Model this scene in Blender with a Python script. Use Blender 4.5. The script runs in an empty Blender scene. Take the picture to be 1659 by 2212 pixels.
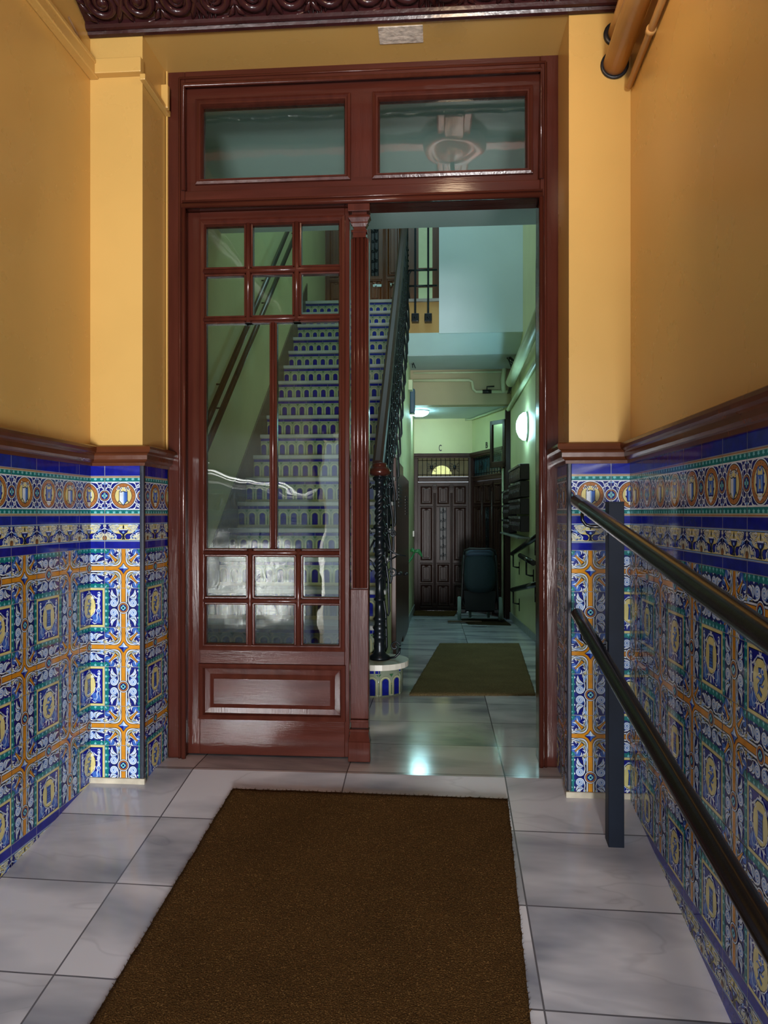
import bpy, bmesh, math, random
from mathutils import Vector, Matrix, geometry
random.seed(7)
C = bpy.context.scene.collection
PI = math.pi
TH = math.radians(4.25)          # the camera looks 4.25 degrees to the left of the corridor axis
FP, CX, HY, CAMZ = 1600.0, 829.5, 1110.0, 1.04

# ---- measuring helpers: a photo pixel read on a known plane gives a place in metres ----
def ang(px): return math.atan((px - CX) / FP) - TH
def X_at(px, Y): return Y * math.tan(ang(px))
def Y_at(px, X): return X / math.tan(ang(px))
def dep(X, Y): return Y * math.cos(TH) - X * math.sin(TH)
def Z_at(py, X, Y): return CAMZ + (HY - py) / FP * dep(X, Y)
Y0 = 2.95
def ramp(X, Y):                  # the vestibule floor falls towards the street
    if Y >= Y0: return 0.0
    t = (X + 1.373) / 2.087
    return -(Y0 - Y) * (0.14 + 0.045 * t)
HALL0 = 4.3
def hallz(Y): return 0.0 if Y <= HALL0 else -0.056 * (Y - HALL0)
def on_floor(px, py, f=ramp):
    Y = 2.5
    for _ in range(80):
        X = X_at(px, Y)
        z = f(X, Y) if f is ramp else hallz(Y)
        d = (CAMZ - z) * FP / (py - HY)
        Y = Y * 0.5 + 0.5 * (d / (math.cos(TH) - math.tan(ang(px)) * math.sin(TH)))
    return X_at(px, Y), Y

# ---------------------------------------------------------------- materials
def lin(c):
    return tuple(((v / 255) / 12.92 if v / 255 <= 0.04045 else (((v / 255) + 0.055) / 1.055) ** 2.4) for v in c)
MATS = {}
def nd(nt, typ, **kw):
    n = nt.nodes.new(typ)
    for k, v in kw.items(): setattr(n, k, v)
    return n
def pm(name, rgb, rough=0.5, metal=0.0, spec=0.5, var=0.12, vscale=6.0, bump=0.0, bscale=60.0, stretch=(1, 1, 1), rvar=0.0, coat=0.0, emit=None, estr=0.0):
    if name in MATS: return MATS[name]
    m = bpy.data.materials.new(name); m.use_nodes = True
    nt = m.node_tree; b = nt.nodes['Principled BSDF']
    c = lin(rgb)
    tc = nd(nt, 'ShaderNodeTexCoord'); mp = nd(nt, 'ShaderNodeMapping'); mp.inputs['Scale'].default_value = stretch
    nt.links.new(tc.outputs['Object'], mp.inputs['Vector'])
    no = nd(nt, 'ShaderNodeTexNoise'); no.inputs['Scale'].default_value = vscale; no.inputs['Detail'].default_value = 5
    nt.links.new(mp.outputs['Vector'], no.inputs['Vector'])
    cr = nd(nt, 'ShaderNodeValToRGB')
    cr.color_ramp.elements[0].position = 0.3; cr.color_ramp.elements[1].position = 0.7
    cr.color_ramp.elements[0].color = tuple(max(0, v * (1 - var)) for v in c) + (1,)
    cr.color_ramp.elements[1].color = tuple(min(1, v * (1 + var)) for v in c) + (1,)
    nt.links.new(no.outputs['Fac'], cr.inputs['Fac']); nt.links.new(cr.outputs['Color'], b.inputs['Base Color'])
    b.inputs['Roughness'].default_value = rough; b.inputs['Metallic'].default_value = metal
    b.inputs['Specular IOR Level'].default_value = spec
    b.inputs['Coat Weight'].default_value = coat; b.inputs['Coat Roughness'].default_value = 0.12
    if rvar:
        mr = nd(nt, 'ShaderNodeMapRange'); mr.inputs['To Min'].default_value = max(0.02, rough - rvar); mr.inputs['To Max'].default_value = rough + rvar
        nt.links.new(no.outputs['Fac'], mr.inputs['Value']); nt.links.new(mr.outputs['Result'], b.inputs['Roughness'])
    if bump:
        n2 = nd(nt, 'ShaderNodeTexNoise'); n2.inputs['Scale'].default_value = bscale; n2.inputs['Detail'].default_value = 4
        nt.links.new(mp.outputs['Vector'], n2.inputs['Vector'])
        bp = nd(nt, 'ShaderNodeBump'); bp.inputs['Strength'].default_value = bump; bp.inputs['Distance'].default_value = 0.01
        nt.links.new(n2.outputs['Fac'], bp.inputs['Height']); nt.links.new(bp.outputs['Normal'], b.inputs['Normal'])
    if emit:
        b.inputs['Emission Color'].default_value = lin(emit) + (1,); b.inputs['Emission Strength'].default_value = estr
    MATS[name] = m
    return m

def glass_mat(name, tint=(0.86, 0.92, 0.88), base=0.029, wave=0.10, wscale=5.0):
    m = bpy.data.materials.new(name); m.use_nodes = True; nt = m.node_tree; nt.nodes.clear()
    out = nd(nt, 'ShaderNodeOutputMaterial'); mix = nd(nt, 'ShaderNodeMixShader')
    tr = nd(nt, 'ShaderNodeBsdfTransparent'); tr.inputs['Color'].default_value = tint + (1,)
    gl = nd(nt, 'ShaderNodeBsdfGlossy'); gl.inputs['Roughness'].default_value = 0.01; gl.inputs['Color'].default_value = (1, 1, 1, 1)
    tc = nd(nt, 'ShaderNodeTexCoord'); no = nd(nt, 'ShaderNodeTexNoise'); no.inputs['Scale'].default_value = wscale; no.inputs['Detail'].default_value = 1.5
    nt.links.new(tc.outputs['Object'], no.inputs['Vector'])
    bp = nd(nt, 'ShaderNodeBump'); bp.inputs['Strength'].default_value = wave; bp.inputs['Distance'].default_value = 0.02
    nt.links.new(no.outputs['Fac'], bp.inputs['Height']); nt.links.new(bp.outputs['Normal'], gl.inputs['Normal'])
    lw = nd(nt, 'ShaderNodeLayerWeight'); lw.inputs['Blend'].default_value = 0.5
    pw = nd(nt, 'ShaderNodeMath', operation='POWER'); pw.inputs[1].default_value = 4.0
    nt.links.new(lw.outputs['Facing'], pw.inputs[0])
    mr = nd(nt, 'ShaderNodeMapRange'); mr.inputs['To Min'].default_value = base; mr.inputs['To Max'].default_value = 0.95
    nt.links.new(pw.outputs[0], mr.inputs['Value']); nt.links.new(mr.outputs['Result'], mix.inputs['Fac'])
    nt.links.new(tr.outputs[0], mix.inputs[1]); nt.links.new(gl.outputs[0], mix.inputs[2]); nt.links.new(mix.outputs[0], out.inputs['Surface'])
    MATS[name] = m
    return m

def marble_mat(name, light=(232, 233, 240), dark=(138, 144, 158), px=0.63, py=0.37, ox=-1.0, oy=2.6, rough=0.10, joint=0.0025):
    m = bpy.data.materials.new(name); m.use_nodes = True; nt = m.node_tree; b = nt.nodes['Principled BSDF']; L = nt.links.new
    tc = nd(nt, 'ShaderNodeTexCoord'); sp = nd(nt, 'ShaderNodeSeparateXYZ'); L(tc.outputs['Object'], sp.inputs[0])
    def cell(sock, o, p):
        a = nd(nt, 'ShaderNodeMath', operation='SUBTRACT'); L(sock, a.inputs[0]); a.inputs[1].default_value = o
        d = nd(nt, 'ShaderNodeMath', operation='DIVIDE'); L(a.outputs[0], d.inputs[0]); d.inputs[1].default_value = p
        f = nd(nt, 'ShaderNodeMath', operation='FLOOR'); L(d.outputs[0], f.inputs[0])
        fr = nd(nt, 'ShaderNodeMath', operation='SUBTRACT'); L(d.outputs[0], fr.inputs[0]); L(f.outputs[0], fr.inputs[1])
        e = nd(nt, 'ShaderNodeMath', operation='SUBTRACT'); e.inputs[0].default_value = 1.0; L(fr.outputs[0], e.inputs[1])
        mn = nd(nt, 'ShaderNodeMath', operation='MINIMUM'); L(fr.outputs[0], mn.inputs[0]); L(e.outputs[0], mn.inputs[1])
        mm = nd(nt, 'ShaderNodeMath', operation='MULTIPLY'); L(mn.outputs[0], mm.inputs[0]); mm.inputs[1].default_value = p
        return f.outputs[0], mm.outputs[0]
    fx, ex = cell(sp.outputs['X'], ox, px); fy, ey = cell(sp.outputs['Y'], oy, py)
    cb = nd(nt, 'ShaderNodeCombineXYZ'); L(fx, cb.inputs[0]); L(fy, cb.inputs[1])
    wn = nd(nt, 'ShaderNodeTexWhiteNoise'); L(cb.outputs[0], wn.inputs['Vector'])
    sc = nd(nt, 'ShaderNodeVectorMath', operation='SCALE'); L(wn.outputs['Color'], sc.inputs[0]); sc.inputs['Scale'].default_value = 30.0
    ad = nd(nt, 'ShaderNodeVectorMath', operation='ADD'); L(tc.outputs['Object'], ad.inputs[0]); L(sc.outputs[0], ad.inputs[1])
    # soft clouds stretched along a diagonal, plus thin veins
    mp = nd(nt, 'ShaderNodeMapping'); mp.inputs['Rotation'].default_value = (0, 0, 0.75); mp.inputs['Scale'].default_value = (.9, 2.4, 1)
    L(ad.outputs[0], mp.inputs['Vector'])
    n1 = nd(nt, 'ShaderNodeTexNoise'); n1.inputs['Scale'].default_value = 1.5; n1.inputs['Detail'].default_value = 4; n1.inputs['Distortion'].default_value = 0.25
    L(mp.outputs[0], n1.inputs['Vector'])
    r1 = nd(nt, 'ShaderNodeValToRGB'); e = r1.color_ramp.elements
    e[0].position = 0.30; e[0].color = lin(dark) + (1,); e[1].position = 0.56; e[1].color = lin(light) + (1,)
    L(n1.outputs['Fac'], r1.inputs['Fac'])
    n2 = nd(nt, 'ShaderNodeTexNoise'); n2.inputs['Scale'].default_value = 1.5; n2.inputs['Detail'].default_value = 3; n2.inputs['Distortion'].default_value = 0.6
    L(mp.outputs[0], n2.inputs['Vector'])
    v1 = nd(nt, 'ShaderNodeMath', operation='SUBTRACT'); L(n2.outputs['Fac'], v1.inputs[0]); v1.inputs[1].default_value = 0.5
    v2 = nd(nt, 'ShaderNodeMath', operation='ABSOLUTE'); L(v1.outputs[0], v2.inputs[0])
    v3 = nd(nt, 'ShaderNodeMapRange'); v3.inputs['From Max'].default_value = 0.012; v3.inputs['To Min'].default_value = 0.16; v3.inputs['To Max'].default_value = 0.0
    L(v2.outputs[0], v3.inputs['Value'])
    mx = nd(nt, 'ShaderNodeMix', data_type='RGBA'); L(v3.outputs[0], mx.inputs['Factor']); L(r1.outputs[0], mx.inputs['A']); mx.inputs['B'].default_value = lin((112, 116, 128)) + (1,)
    # tile to tile tone
    tn = nd(nt, 'ShaderNodeMapRange'); tn.inputs['To Min'].default_value = 0.84; tn.inputs['To Max'].default_value = 1.08; L(wn.outputs['Value'], tn.inputs['Value'])
    vm = nd(nt, 'ShaderNodeVectorMath', operation='SCALE'); L(mx.outputs['Result'], vm.inputs[0]); L(tn.outputs[0], vm.inputs['Scale'])
    jm = nd(nt, 'ShaderNodeMath', operation='MINIMUM'); L(ex, jm.inputs[0]); L(ey, jm.inputs[1])
    jl = nd(nt, 'ShaderNodeMath', operation='LESS_THAN'); L(jm.outputs[0], jl.inputs[0]); jl.inputs[1].default_value = joint
    m2 = nd(nt, 'ShaderNodeMix', data_type='RGBA'); L(jl.outputs[0], m2.inputs['Factor']); L(vm.outputs[0], m2.inputs['A']); m2.inputs['B'].default_value = lin((104, 104, 110)) + (1,)
    L(m2.outputs['Result'], b.inputs['Base Color'])
    b.inputs['Roughness'].default_value = rough
    n3 = nd(nt, 'ShaderNodeTexNoise'); n3.inputs['Scale'].default_value = 9; L(tc.outputs['Object'], n3.inputs['Vector'])
    rr = nd(nt, 'ShaderNodeMapRange'); rr.inputs['To Min'].default_value = rough * 0.7; rr.inputs['To Max'].default_value = rough * 1.6; L(n3.outputs['Fac'], rr.inputs['Value']); L(rr.outputs[0], b.inputs['Roughness'])
    MATS[name] = m
    return m

def coir_mat(name, rgb, pale):
    m = bpy.data.materials.new(name); m.use_nodes = True; nt = m.node_tree; b = nt.nodes['Principled BSDF']; L = nt.links.new
    tc = nd(nt, 'ShaderNodeTexCoord'); n = nd(nt, 'ShaderNodeTexNoise'); n.inputs['Scale'].default_value = 260; n.inputs['Detail'].default_value = 3; L(tc.outputs['Object'], n.inputs['Vector'])
    n2 = nd(nt, 'ShaderNodeTexNoise'); n2.inputs['Scale'].default_value = 5; n2.inputs['Detail'].default_value = 4; L(tc.outputs['Object'], n2.inputs['Vector'])
    r = nd(nt, 'ShaderNodeValToRGB'); e = r.color_ramp.elements; c = lin(rgb)
    e[0].position = .32; e[0].color = tuple(v * .45 for v in c) + (1,); e[1].position = .6; e[1].color = c + (1,)
    x = e.new(.72); x.color = lin(pale) + (1,)
    L(n.outputs['Fac'], r.inputs['Fac'])
    mr = nd(nt, 'ShaderNodeMapRange'); mr.inputs['To Min'].default_value = .72; mr.inputs['To Max'].default_value = 1.25; L(n2.outputs['Fac'], mr.inputs['Value'])
    vm = nd(nt, 'ShaderNodeVectorMath', operation='SCALE'); L(r.outputs[0], vm.inputs[0]); L(mr.outputs[0], vm.inputs['Scale']); L(vm.outputs[0], b.inputs['Base Color'])
    b.inputs['Roughness'].default_value = 1.0; b.inputs['Specular IOR Level'].default_value = 0.1
    bp = nd(nt, 'ShaderNodeBump'); bp.inputs['Strength'].default_value = .9; bp.inputs['Distance'].default_value = .006; L(n.outputs['Fac'], bp.inputs['Height']); L(bp.outputs[0], b.inputs['Normal'])
    MATS[name] = m
    return m

# ---------------------------------------------------------------- mesh building
class MB:
    def __init__(s): s.v = []; s.f = []; s.m = []; s.sm = []; s.mats = []; s.cur = 0
    def mat(s, m):
        if m not in s.mats: s.mats.append(m)
        s.cur = s.mats.index(m); return s
    def face(s, idx, smooth=False): s.f.append(tuple(idx)); s.m.append(s.cur); s.sm.append(smooth)
    def quad(s, a, b, c, d, smooth=False):
        i = len(s.v); s.v += [tuple(a), tuple(b), tuple(c), tuple(d)]; s.face((i, i+1, i+2, i+3), smooth)
    def box(s, x0, x1, y0, y1, z0, z1, bev=0.0, M=None):
        if x0 > x1: x0, x1 = x1, x0
        if y0 > y1: y0, y1 = y1, y0
        if z0 > z1: z0, z1 = z1, z0
        if bev > 0:
            b = min(bev, (x1-x0)*.45, (y1-y0)*.45, (z1-z0)*.45)
            bm = bmesh.new(); bmesh.ops.create_cube(bm, size=1.0)
            for v in bm.verts: v.co = Vector(((x0+x1)/2+v.co.x*(x1-x0), (y0+y1)/2+v.co.y*(y1-y0), (z0+z1)/2+v.co.z*(z1-z0)))
            bmesh.ops.bevel(bm, geom=bm.edges[:], offset=b, segments=2, profile=.5, affect='EDGES')
            s.bm(bm, M); bm.free(); return s
        i = len(s.v)
        P = [(x0,y0,z0),(x1,y0,z0),(x1,y1,z0),(x0,y1,z0),(x0,y0,z1),(x1,y0,z1),(x1,y1,z1),(x0,y1,z1)]
        s.v += [tuple(M @ Vector(p)) if M else p for p in P]
        for q in ((3,2,1,0),(4,5,6,7),(0,1,5,4),(1,2,6,5),(2,3,7,6),(3,0,4,7)): s.face([i+k for k in q])
        return s
    def bm(s, bm, M=None, smooth=False):
        i = len(s.v); bm.verts.index_update()
        s.v += [tuple(M @ v.co) if M else tuple(v.co) for v in bm.verts]
        for f in bm.faces: s.face([i+v.index for v in f.verts], smooth)
        return s
    def tube(s, pts, r, n=10, caps=True, closed=False):
        pts = [Vector(p) for p in pts]; k = len(pts)
        rr = r if isinstance(r, (list, tuple)) else [r]*k
        i0 = len(s.v); up = None
        for a in range(k):
            if closed: t = pts[(a+1) % k] - pts[a-1]
            else: t = pts[min(a+1, k-1)] - pts[max(a-1, 0)]
            t = t.normalized() if t.length > 1e-9 else Vector((0,0,1))
            if up is None:
                up = t.orthogonal().normalized()
            up = (up - t * up.dot(t))
            up = up.normalized() if up.length > 1e-6 else t.orthogonal().normalized()
            w = t.cross(up)
            for j in range(n):
                an = 2*PI*j/n
                s.v.append(tuple(pts[a] + (up*math.cos(an) + w*math.sin(an))*rr[a]))
        for a in range(k if closed else k-1):
            b = (a+1) % k
            for j in range(n):
                s.face((i0+a*n+j, i0+a*n+(j+1) % n, i0+b*n+(j+1) % n, i0+b*n+j), True)
        if caps and not closed:
            s.face([i0+j for j in range(n)][::-1]); s.face([i0+(k-1)*n+j for j in range(n)])
        return s
    def lathe(s, prof, o=(0,0,0), n=20, M=None, twist=None):
        i0 = len(s.v)
        for q, (r, z) in enumerate(prof):
            for j in range(n):
                an = 2*PI*j/n
                rad = r
                if twist and twist[0] <= z <= twist[1]:
                    rad = r*(1 + .22*math.cos(3*an + (z-twist[0])*twist[2]))
                p = Vector((rad*math.cos(an), rad*math.sin(an), z))
                p = (M @ p) if M else p
                s.v.append((p.x+o[0], p.y+o[1], p.z+o[2]))
        for q in range(len(prof)-1):
            for j in range(n):
                s.face((i0+q*n+j, i0+q*n+(j+1) % n, i0+(q+1)*n+(j+1) % n, i0+(q+1)*n+j), True)
        s.face([i0+j for j in range(n)][::-1]); s.face([i0+(len(prof)-1)*n+j for j in range(n)])
        return s
    def prism(s, poly, f0, f1):
        """poly: 2D points; f0/f1 map a 2D point to 3D for the two ends."""
        n = len(poly); i = len(s.v)
        s.v += [tuple(f0(p)) for p in poly] + [tuple(f1(p)) for p in poly]
        for k in range(n): s.face((i+k, i+(k+1) % n, i+n+(k+1) % n, i+n+k))
        for t in geometry.tessellate_polygon([[Vector((p[0], p[1], 0)) for p in poly]]):
            s.face([i+a for a in t][::-1]); s.face([i+n+a for a in t])
        return s
    def sweep(s, prof, path, closed=False, smooth=False):
        """prof points (a,b) -> path gives per-station functions (a,b)->3D"""
        n = len(prof); i = len(s.v)
        for fn in path: s.v += [tuple(fn(p)) for p in prof]
        k = len(path)
        for a in range(k if closed else k-1):
            b = (a+1) % k
            for j in range(n-1): s.face((i+a*n+j, i+a*n+j+1, i+b*n+j+1, i+b*n+j), smooth)
        return s
    def ellipsoid(s, c, r, n=12, m=8, M=None):
        i0 = len(s.v)
        for a in range(m+1):
            ph = -PI/2 + PI*a/m
            for j in range(n):
                an = 2*PI*j/n
                p = Vector((r[0]*math.cos(ph)*math.cos(an), r[1]*math.cos(ph)*math.sin(an), r[2]*math.sin(ph)))
                if M: p = M @ p
                s.v.append((p.x+c[0], p.y+c[1], p.z+c[2]))
        for a in range(m):
            for j in range(n): s.face((i0+a*n+j, i0+a*n+(j+1) % n, i0+(a+1)*n+(j+1) % n, i0+(a+1)*n+j), True)
        return s
    def build(s, name, parent=None, clean=True, loc=None):
        me = bpy.data.meshes.new(name); me.from_pydata(s.v, [], s.f)
        for m in s.mats: me.materials.append(m)
        me.polygons.foreach_set('material_index', s.m); me.polygons.foreach_set('use_smooth', s.sm)
        me.update()
        if clean:
            bm = bmesh.new(); bm.from_mesh(me)
            bmesh.ops.remove_doubles(bm, verts=bm.verts, dist=1e-5)
            bmesh.ops.recalc_face_normals(bm, faces=bm.faces)
            bm.to_mesh(me); bm.free()
        o = bpy.data.objects.new(name, me); C.objects.link(o)
        if parent is not None: o.parent = parent
        return o

def tag(o, label=None, cat=None, group=None, kind=None):
    if label: o['label'] = label
    if cat: o['category'] = cat
    if group: o['group'] = group
    if kind: o['kind'] = kind
    return o
def empty(name, label, cat, loc=(0,0,0), rz=0.0, group=None, kind=None):
    o = bpy.data.objects.new(name, None); C.objects.link(o); o.location = loc; o.rotation_euler = (0, 0, rz); o.empty_display_size = .1
    return tag(o, label, cat, group, kind)
def copy_tree(o, parent=None):
    c = o.copy(); C.objects.link(c)
    if parent is not None: c.parent = parent
    for ch in [q for q in C.objects if q.parent == o]: copy_tree(ch, c)
    return c
def struct(o, label, cat): return tag(o, label, cat, None, 'structure')
def spiral_pts(f, cx, cy, r0, turns, start=0.0, d=1, n=14, r1=0.1):
    """points of a spiral curling in; f maps (a,b) to 3D"""
    N = int(turns*n); out = []
    for k in range(N+1):
        t = k/N; r = r0*((1-t)+r1*t); a = start + d*2*PI*turns*t
        out.append(f(cx+r*math.cos(a), cy+r*math.sin(a)))
    return out

# palette
GZ = {}
def glaze(name, rgb, var=.10): GZ[name] = pm('glaze_'+name, rgb, rough=.10, spec=.5, var=var, vscale=30, bump=.05, bscale=14)
glaze('cobalt', (20, 28, 140), .25); glaze('navy', (22, 30, 120), .25); glaze('blue', (62, 104, 190)); glaze('sky', (132, 172, 226)); glaze('white', (216, 226, 236))
glaze('cream', (216, 206, 138)); glaze('orange', (206, 138, 34), .14); glaze('brown', (170, 112, 58)); glaze('teal', (18, 116, 118), .2); glaze('aqua', (120, 200, 206))
glaze('black', (24, 28, 50)); glaze('grout', (150, 152, 156)); glaze('olive', (120, 122, 74)); glaze('ivory', (176, 182, 160)); glaze('green', (50, 92, 60)); glaze('pale', (212, 212, 182)); glaze('riser_ground', (126, 136, 118)); glaze('riser_line', (164, 168, 138)); glaze('riser_cobalt', (16, 24, 118), .25)
WOOD = pm('burgundy_gloss_paint', (68, 32, 24), rough=.15, spec=.26, var=.18, vscale=5, bump=.05, bscale=26, stretch=(6, 6, .6), rvar=.08)
WOODX = pm('burgundy_gloss_paint_rail', (68, 32, 24), rough=.15, spec=.26, var=.18, vscale=5, bump=.05, bscale=26, stretch=(.6, 6, 6), rvar=.08)
CARVED = pm('dark_burgundy_carved_wood', (50, 24, 26), rough=.2, var=.25, vscale=12, bump=.08, bscale=50)
YELLOW = pm('ochre_yellow_gloss_paint', (200, 162, 92), rough=.28, var=.05, vscale=2.2, bump=.035, bscale=9, rvar=.08)
GREEN = pm('pale_green_wall_paint', (212, 210, 162), rough=.5, var=.05, vscale=2.5, bump=.05, bscale=14)
WHITEP = pm('white_wall_paint', (204, 220, 228), rough=.6, var=.03, vscale=2.5, bump=.04, bscale=14)
OCHRE = pm('ochre_matt_paint', (176, 146, 86), rough=.6, var=.06, vscale=3)
GREYP = pm('grey_ceiling_paint', (176, 186, 190), rough=.6, var=.05, vscale=3)
BEIGE = pm('beige_beam_paint', (176, 166, 132), rough=.6, var=.05, vscale=3)
DOORW = pm('dark_brown_door_varnish', (56, 33, 28), rough=.32, spec=.18, var=.25, vscale=4, bump=.1, bscale=20, stretch=(6, 6, .6))
DOORB = pm('chestnut_door_varnish', (108, 60, 26), rough=.32, var=.25, vscale=4, bump=.1, bscale=20, stretch=(6, 6, .6))
IRON = pm('black_wrought_iron', (24, 30, 36), rough=.32, metal=.5, var=.3, vscale=30)
RAILP = pm('black_rail_paint', (22, 22, 24), rough=.22, var=.2, vscale=10, bump=.04, bscale=30)
STEEL = pm('dark_steel_post_paint', (20, 28, 42), rough=.45, spec=.12, var=.2, vscale=10)
MARBLE = marble_mat('grey_white_marble_floor')
TREAD = pm('grey_marble_tread', (150, 152, 150), rough=.25, var=.14, vscale=7)
STONE = pm('white_marble_slab', (202, 198, 186), rough=.3, var=.14, vscale=9)
COIR = coir_mat('brown_coir', (90, 64, 32), (150, 116, 70))
COIR2 = coir_mat('olive_brown_coir', (134, 116, 80), (160, 142, 104))
GLASS = glass_mat('wavy_old_glass')
GLASSF = glass_mat('frosted_door_glass', tint=(.45, .5, .42), base=.12, wave=.5, wscale=20)
PIPEY = pm('ochre_painted_pipe', (196, 152, 92), rough=.35, var=.08, vscale=8)
PIPEG = pm('pale_painted_pipe', (200, 206, 170), rough=.45, var=.06, vscale=8)
BLACKP = pm('black_plastic', (20, 22, 26), rough=.4, var=.1)
CHROME = pm('chrome', (200, 204, 206), rough=.18, metal=1.0, var=.03)
# ---------------------------------------------------------------- tile drawings: flat glaze shapes laid in thin coats
class Art:
    def __init__(s): s.p = []; s.T = [lambda x, y: (x, y)]
    def sym(s, *T): s.T = list(T) or [lambda x, y: (x, y)]; return s
    def _add(s, mat, pts, L):
        for T in s.T:
            q = [T(*p) for p in pts]
            if len(q) > 4 or (len(q) == 4):
                tr = geometry.tessellate_polygon([[Vector((a, b, 0)) for a, b in q]]) if len(q) > 4 else None
                if tr is not None:
                    for t in tr: s._cv(mat, [q[i] for i in t], L)
                    continue
            s._cv(mat, q, L)
    def _cv(s, mat, q, L):
        ar = sum(q[i][0]*q[(i+1) % len(q)][1] - q[(i+1) % len(q)][0]*q[i][1] for i in range(len(q)))
        if abs(ar) < 1e-9: return
        s.p.append((mat, L, q if ar > 0 else q[::-1]))
    def poly(s, mat, pts, L): s._add(mat, pts, L)
    def rect(s, mat, x0, y0, x1, y1, L): s._add(mat, [(x0, y0), (x1, y0), (x1, y1), (x0, y1)], L)
    def fan(s, mat, pts, L):       # convex outline kept as one face
        for T in s.T: s._cv(mat, [T(*p) for p in pts], L)
    def circ(s, mat, cx, cy, r, L, n=20, ry=None):
        ry = ry or r
        s.fan(mat, [(cx+r*math.cos(2*PI*k/n), cy+ry*math.sin(2*PI*k/n)) for k in range(n)], L)
    def stroke(s, mat, pts, w, L, w1=None):
        n = len(pts); e = []
        for k in range(n):
            a = pts[max(k-1, 0)]; b = pts[min(k+1, n-1)]
            dx, dy = b[0]-a[0], b[1]-a[1]; l = math.hypot(dx, dy) or 1
            ww = w if w1 is None else w+(w1-w)*k/(n-1)
            e.append(((pts[k][0]-dy/l*ww/2, pts[k][1]+dx/l*ww/2), (pts[k][0]+dy/l*ww/2, pts[k][1]-dx/l*ww/2)))
        for k in range(n-1): s._add(mat, [e[k][0], e[k+1][0], e[k+1][1], e[k][1]], L)
    def spiral(s, mat, cx, cy, r, turns, w, L, start=0, d=1, n=12, r1=.12):
        N = int(turns*n)
        s.stroke(mat, [(cx+r*((1-k/N)+r1*k/N)*math.cos(start+d*2*PI*turns*k/N), cy+r*((1-k/N)+r1*k/N)*math.sin(start+d*2*PI*turns*k/N)) for k in range(N+1)], w, L)
    def leaf(s, mat, x0, y0, x1, y1, w, bend, L, n=7):
        dx, dy = x1-x0, y1-y0; l = math.hypot(dx, dy); ux, uy = dx/l, dy/l; a = []; b = []
        for k in range(n+1):
            t = k/n; off = bend*math.sin(PI*t*.5)**2*l if False else bend*l*math.sin(PI*t)
            hw = w*math.sin(PI*min(1, t*.9+.1))**.8
            cx, cy = x0+dx*t-uy*off, y0+dy*t+ux*off
            a.append((cx-uy*hw, cy+ux*hw)); b.append((cx+uy*hw, cy-ux*hw))
        for k in range(n): s._add(mat, [a[k], a[k+1], b[k+1], b[k]], L)
    def plume(s, x0, y0, x1, y1, w, bend, L):
        s.leaf('black', x0, y0, x1, y1, w*1.35, bend, L); s.leaf('white', x0, y0, x1, y1, w, bend, L+1); s.leaf('sky', x0, y0, x0+(x1-x0)*.8, y0+(y1-y0)*.8, w*.4, bend*1.25, L+2)
MX = lambda x, y: (1-x, y)
MY = lambda x, y: (x, 1-y)
MXY = lambda x, y: (1-x, 1-y)
ID = lambda x, y: (x, y)
TR = lambda x, y: (y, x)

def panel(w, r):      # the rounded corner panel of a crossing tile, upper right quadrant
    a = .5+w; c = a+r
    return [(a, 1), (a, c)] + [(c-r*math.cos(t*PI/2/5), c-r*math.sin(t*PI/2/5)) for t in range(1, 5)] + [(c, a), (1, a), (1, 1)]

def tile_cross():
    A = Art(); A.rect('orange', 0, 0, 1, 1, 0)
    A.sym(ID, MX, MY, MXY)
    A.poly('black', panel(.048, .17), 1); A.poly('white', panel(.060, .165), 2); A.poly('black', panel(.088, .15), 3); A.poly('cream', panel(.100, .145), 4)
    A.poly('navy', [(.72, .72), (.64, .86), (.66, 1), (1, 1), (1, .66), (.86, .64)], 5)
    A.poly('blue', [(.76, 1), (.74, .88), (.82, .82), (.88, .74), (1, .76), (1, .84), (.90, .90), (.84, 1)], 6)
    A.poly('teal', [(.88, 1), (.88, .93), (.93, .88), (1, .88), (1, 1)], 7)
    A.poly('aqua', [(.93, .93), (.97, .94), (1, .98), (1, 1), (.97, 1)], 8)
    A.sym(ID, MX, MY, MXY, lambda x, y: (y, x), lambda x, y: (1-y, x), lambda x, y: (y, 1-x), lambda x, y: (1-y, 1-x))
    A.plume(.64, .72, .70, .99, .035, .22, 7); A.plume(.66, .76, .83, .95, .030, -.25, 7); A.leaf('white', .69, .84, .62, .97, .022, .3, 10)
    A.leaf('white', .72, .90, .78, 1.0, .018, .3, 10); A.circ('navy', .655, .90, .018, 11, 8); A.stroke('black', [(.62, .70), (.635, .78), (.615, .86), (.64, .93)], .012, 11)
    A.sym(ID, MX, MY, MXY)
    A.circ('black', .685, .685, .05, 10, 12); A.circ('white', .68, .68, .034, 11, 10); A.circ('black', .69, .69, .03, 12, 10)
    A.stroke('black', [(.68, .68), (.88, .88)], .088, 12, .036); A.stroke('orange', [(.69, .69), (.875, .875)], .066, 13, .02)
    A.sym(ID)
    st = lambda R, r: [(.5+R, .5), (.5+r, .5+r), (.5, .5+R), (.5-r, .5+r), (.5-R, .5), (.5-r, .5-r), (.5, .5-R), (.5+r, .5-r)]
    A.poly('black', st(.145, .060), 3)
    R, r = .125, .050
    A.poly('white', [(.5, .5), (.5+R, .5), (.5+r, .5+r), (.5, .5+R)], 4); A.poly('sky', [(.5, .5), (.5, .5+R), (.5-r, .5+r), (.5-R, .5)], 4)
    A.poly('cobalt', [(.5, .5), (.5-R, .5), (.5-r, .5-r), (.5, .5-R)], 4); A.poly('blue', [(.5, .5), (.5, .5-R), (.5+r, .5-r), (.5+R, .5)], 4)
    return A
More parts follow.
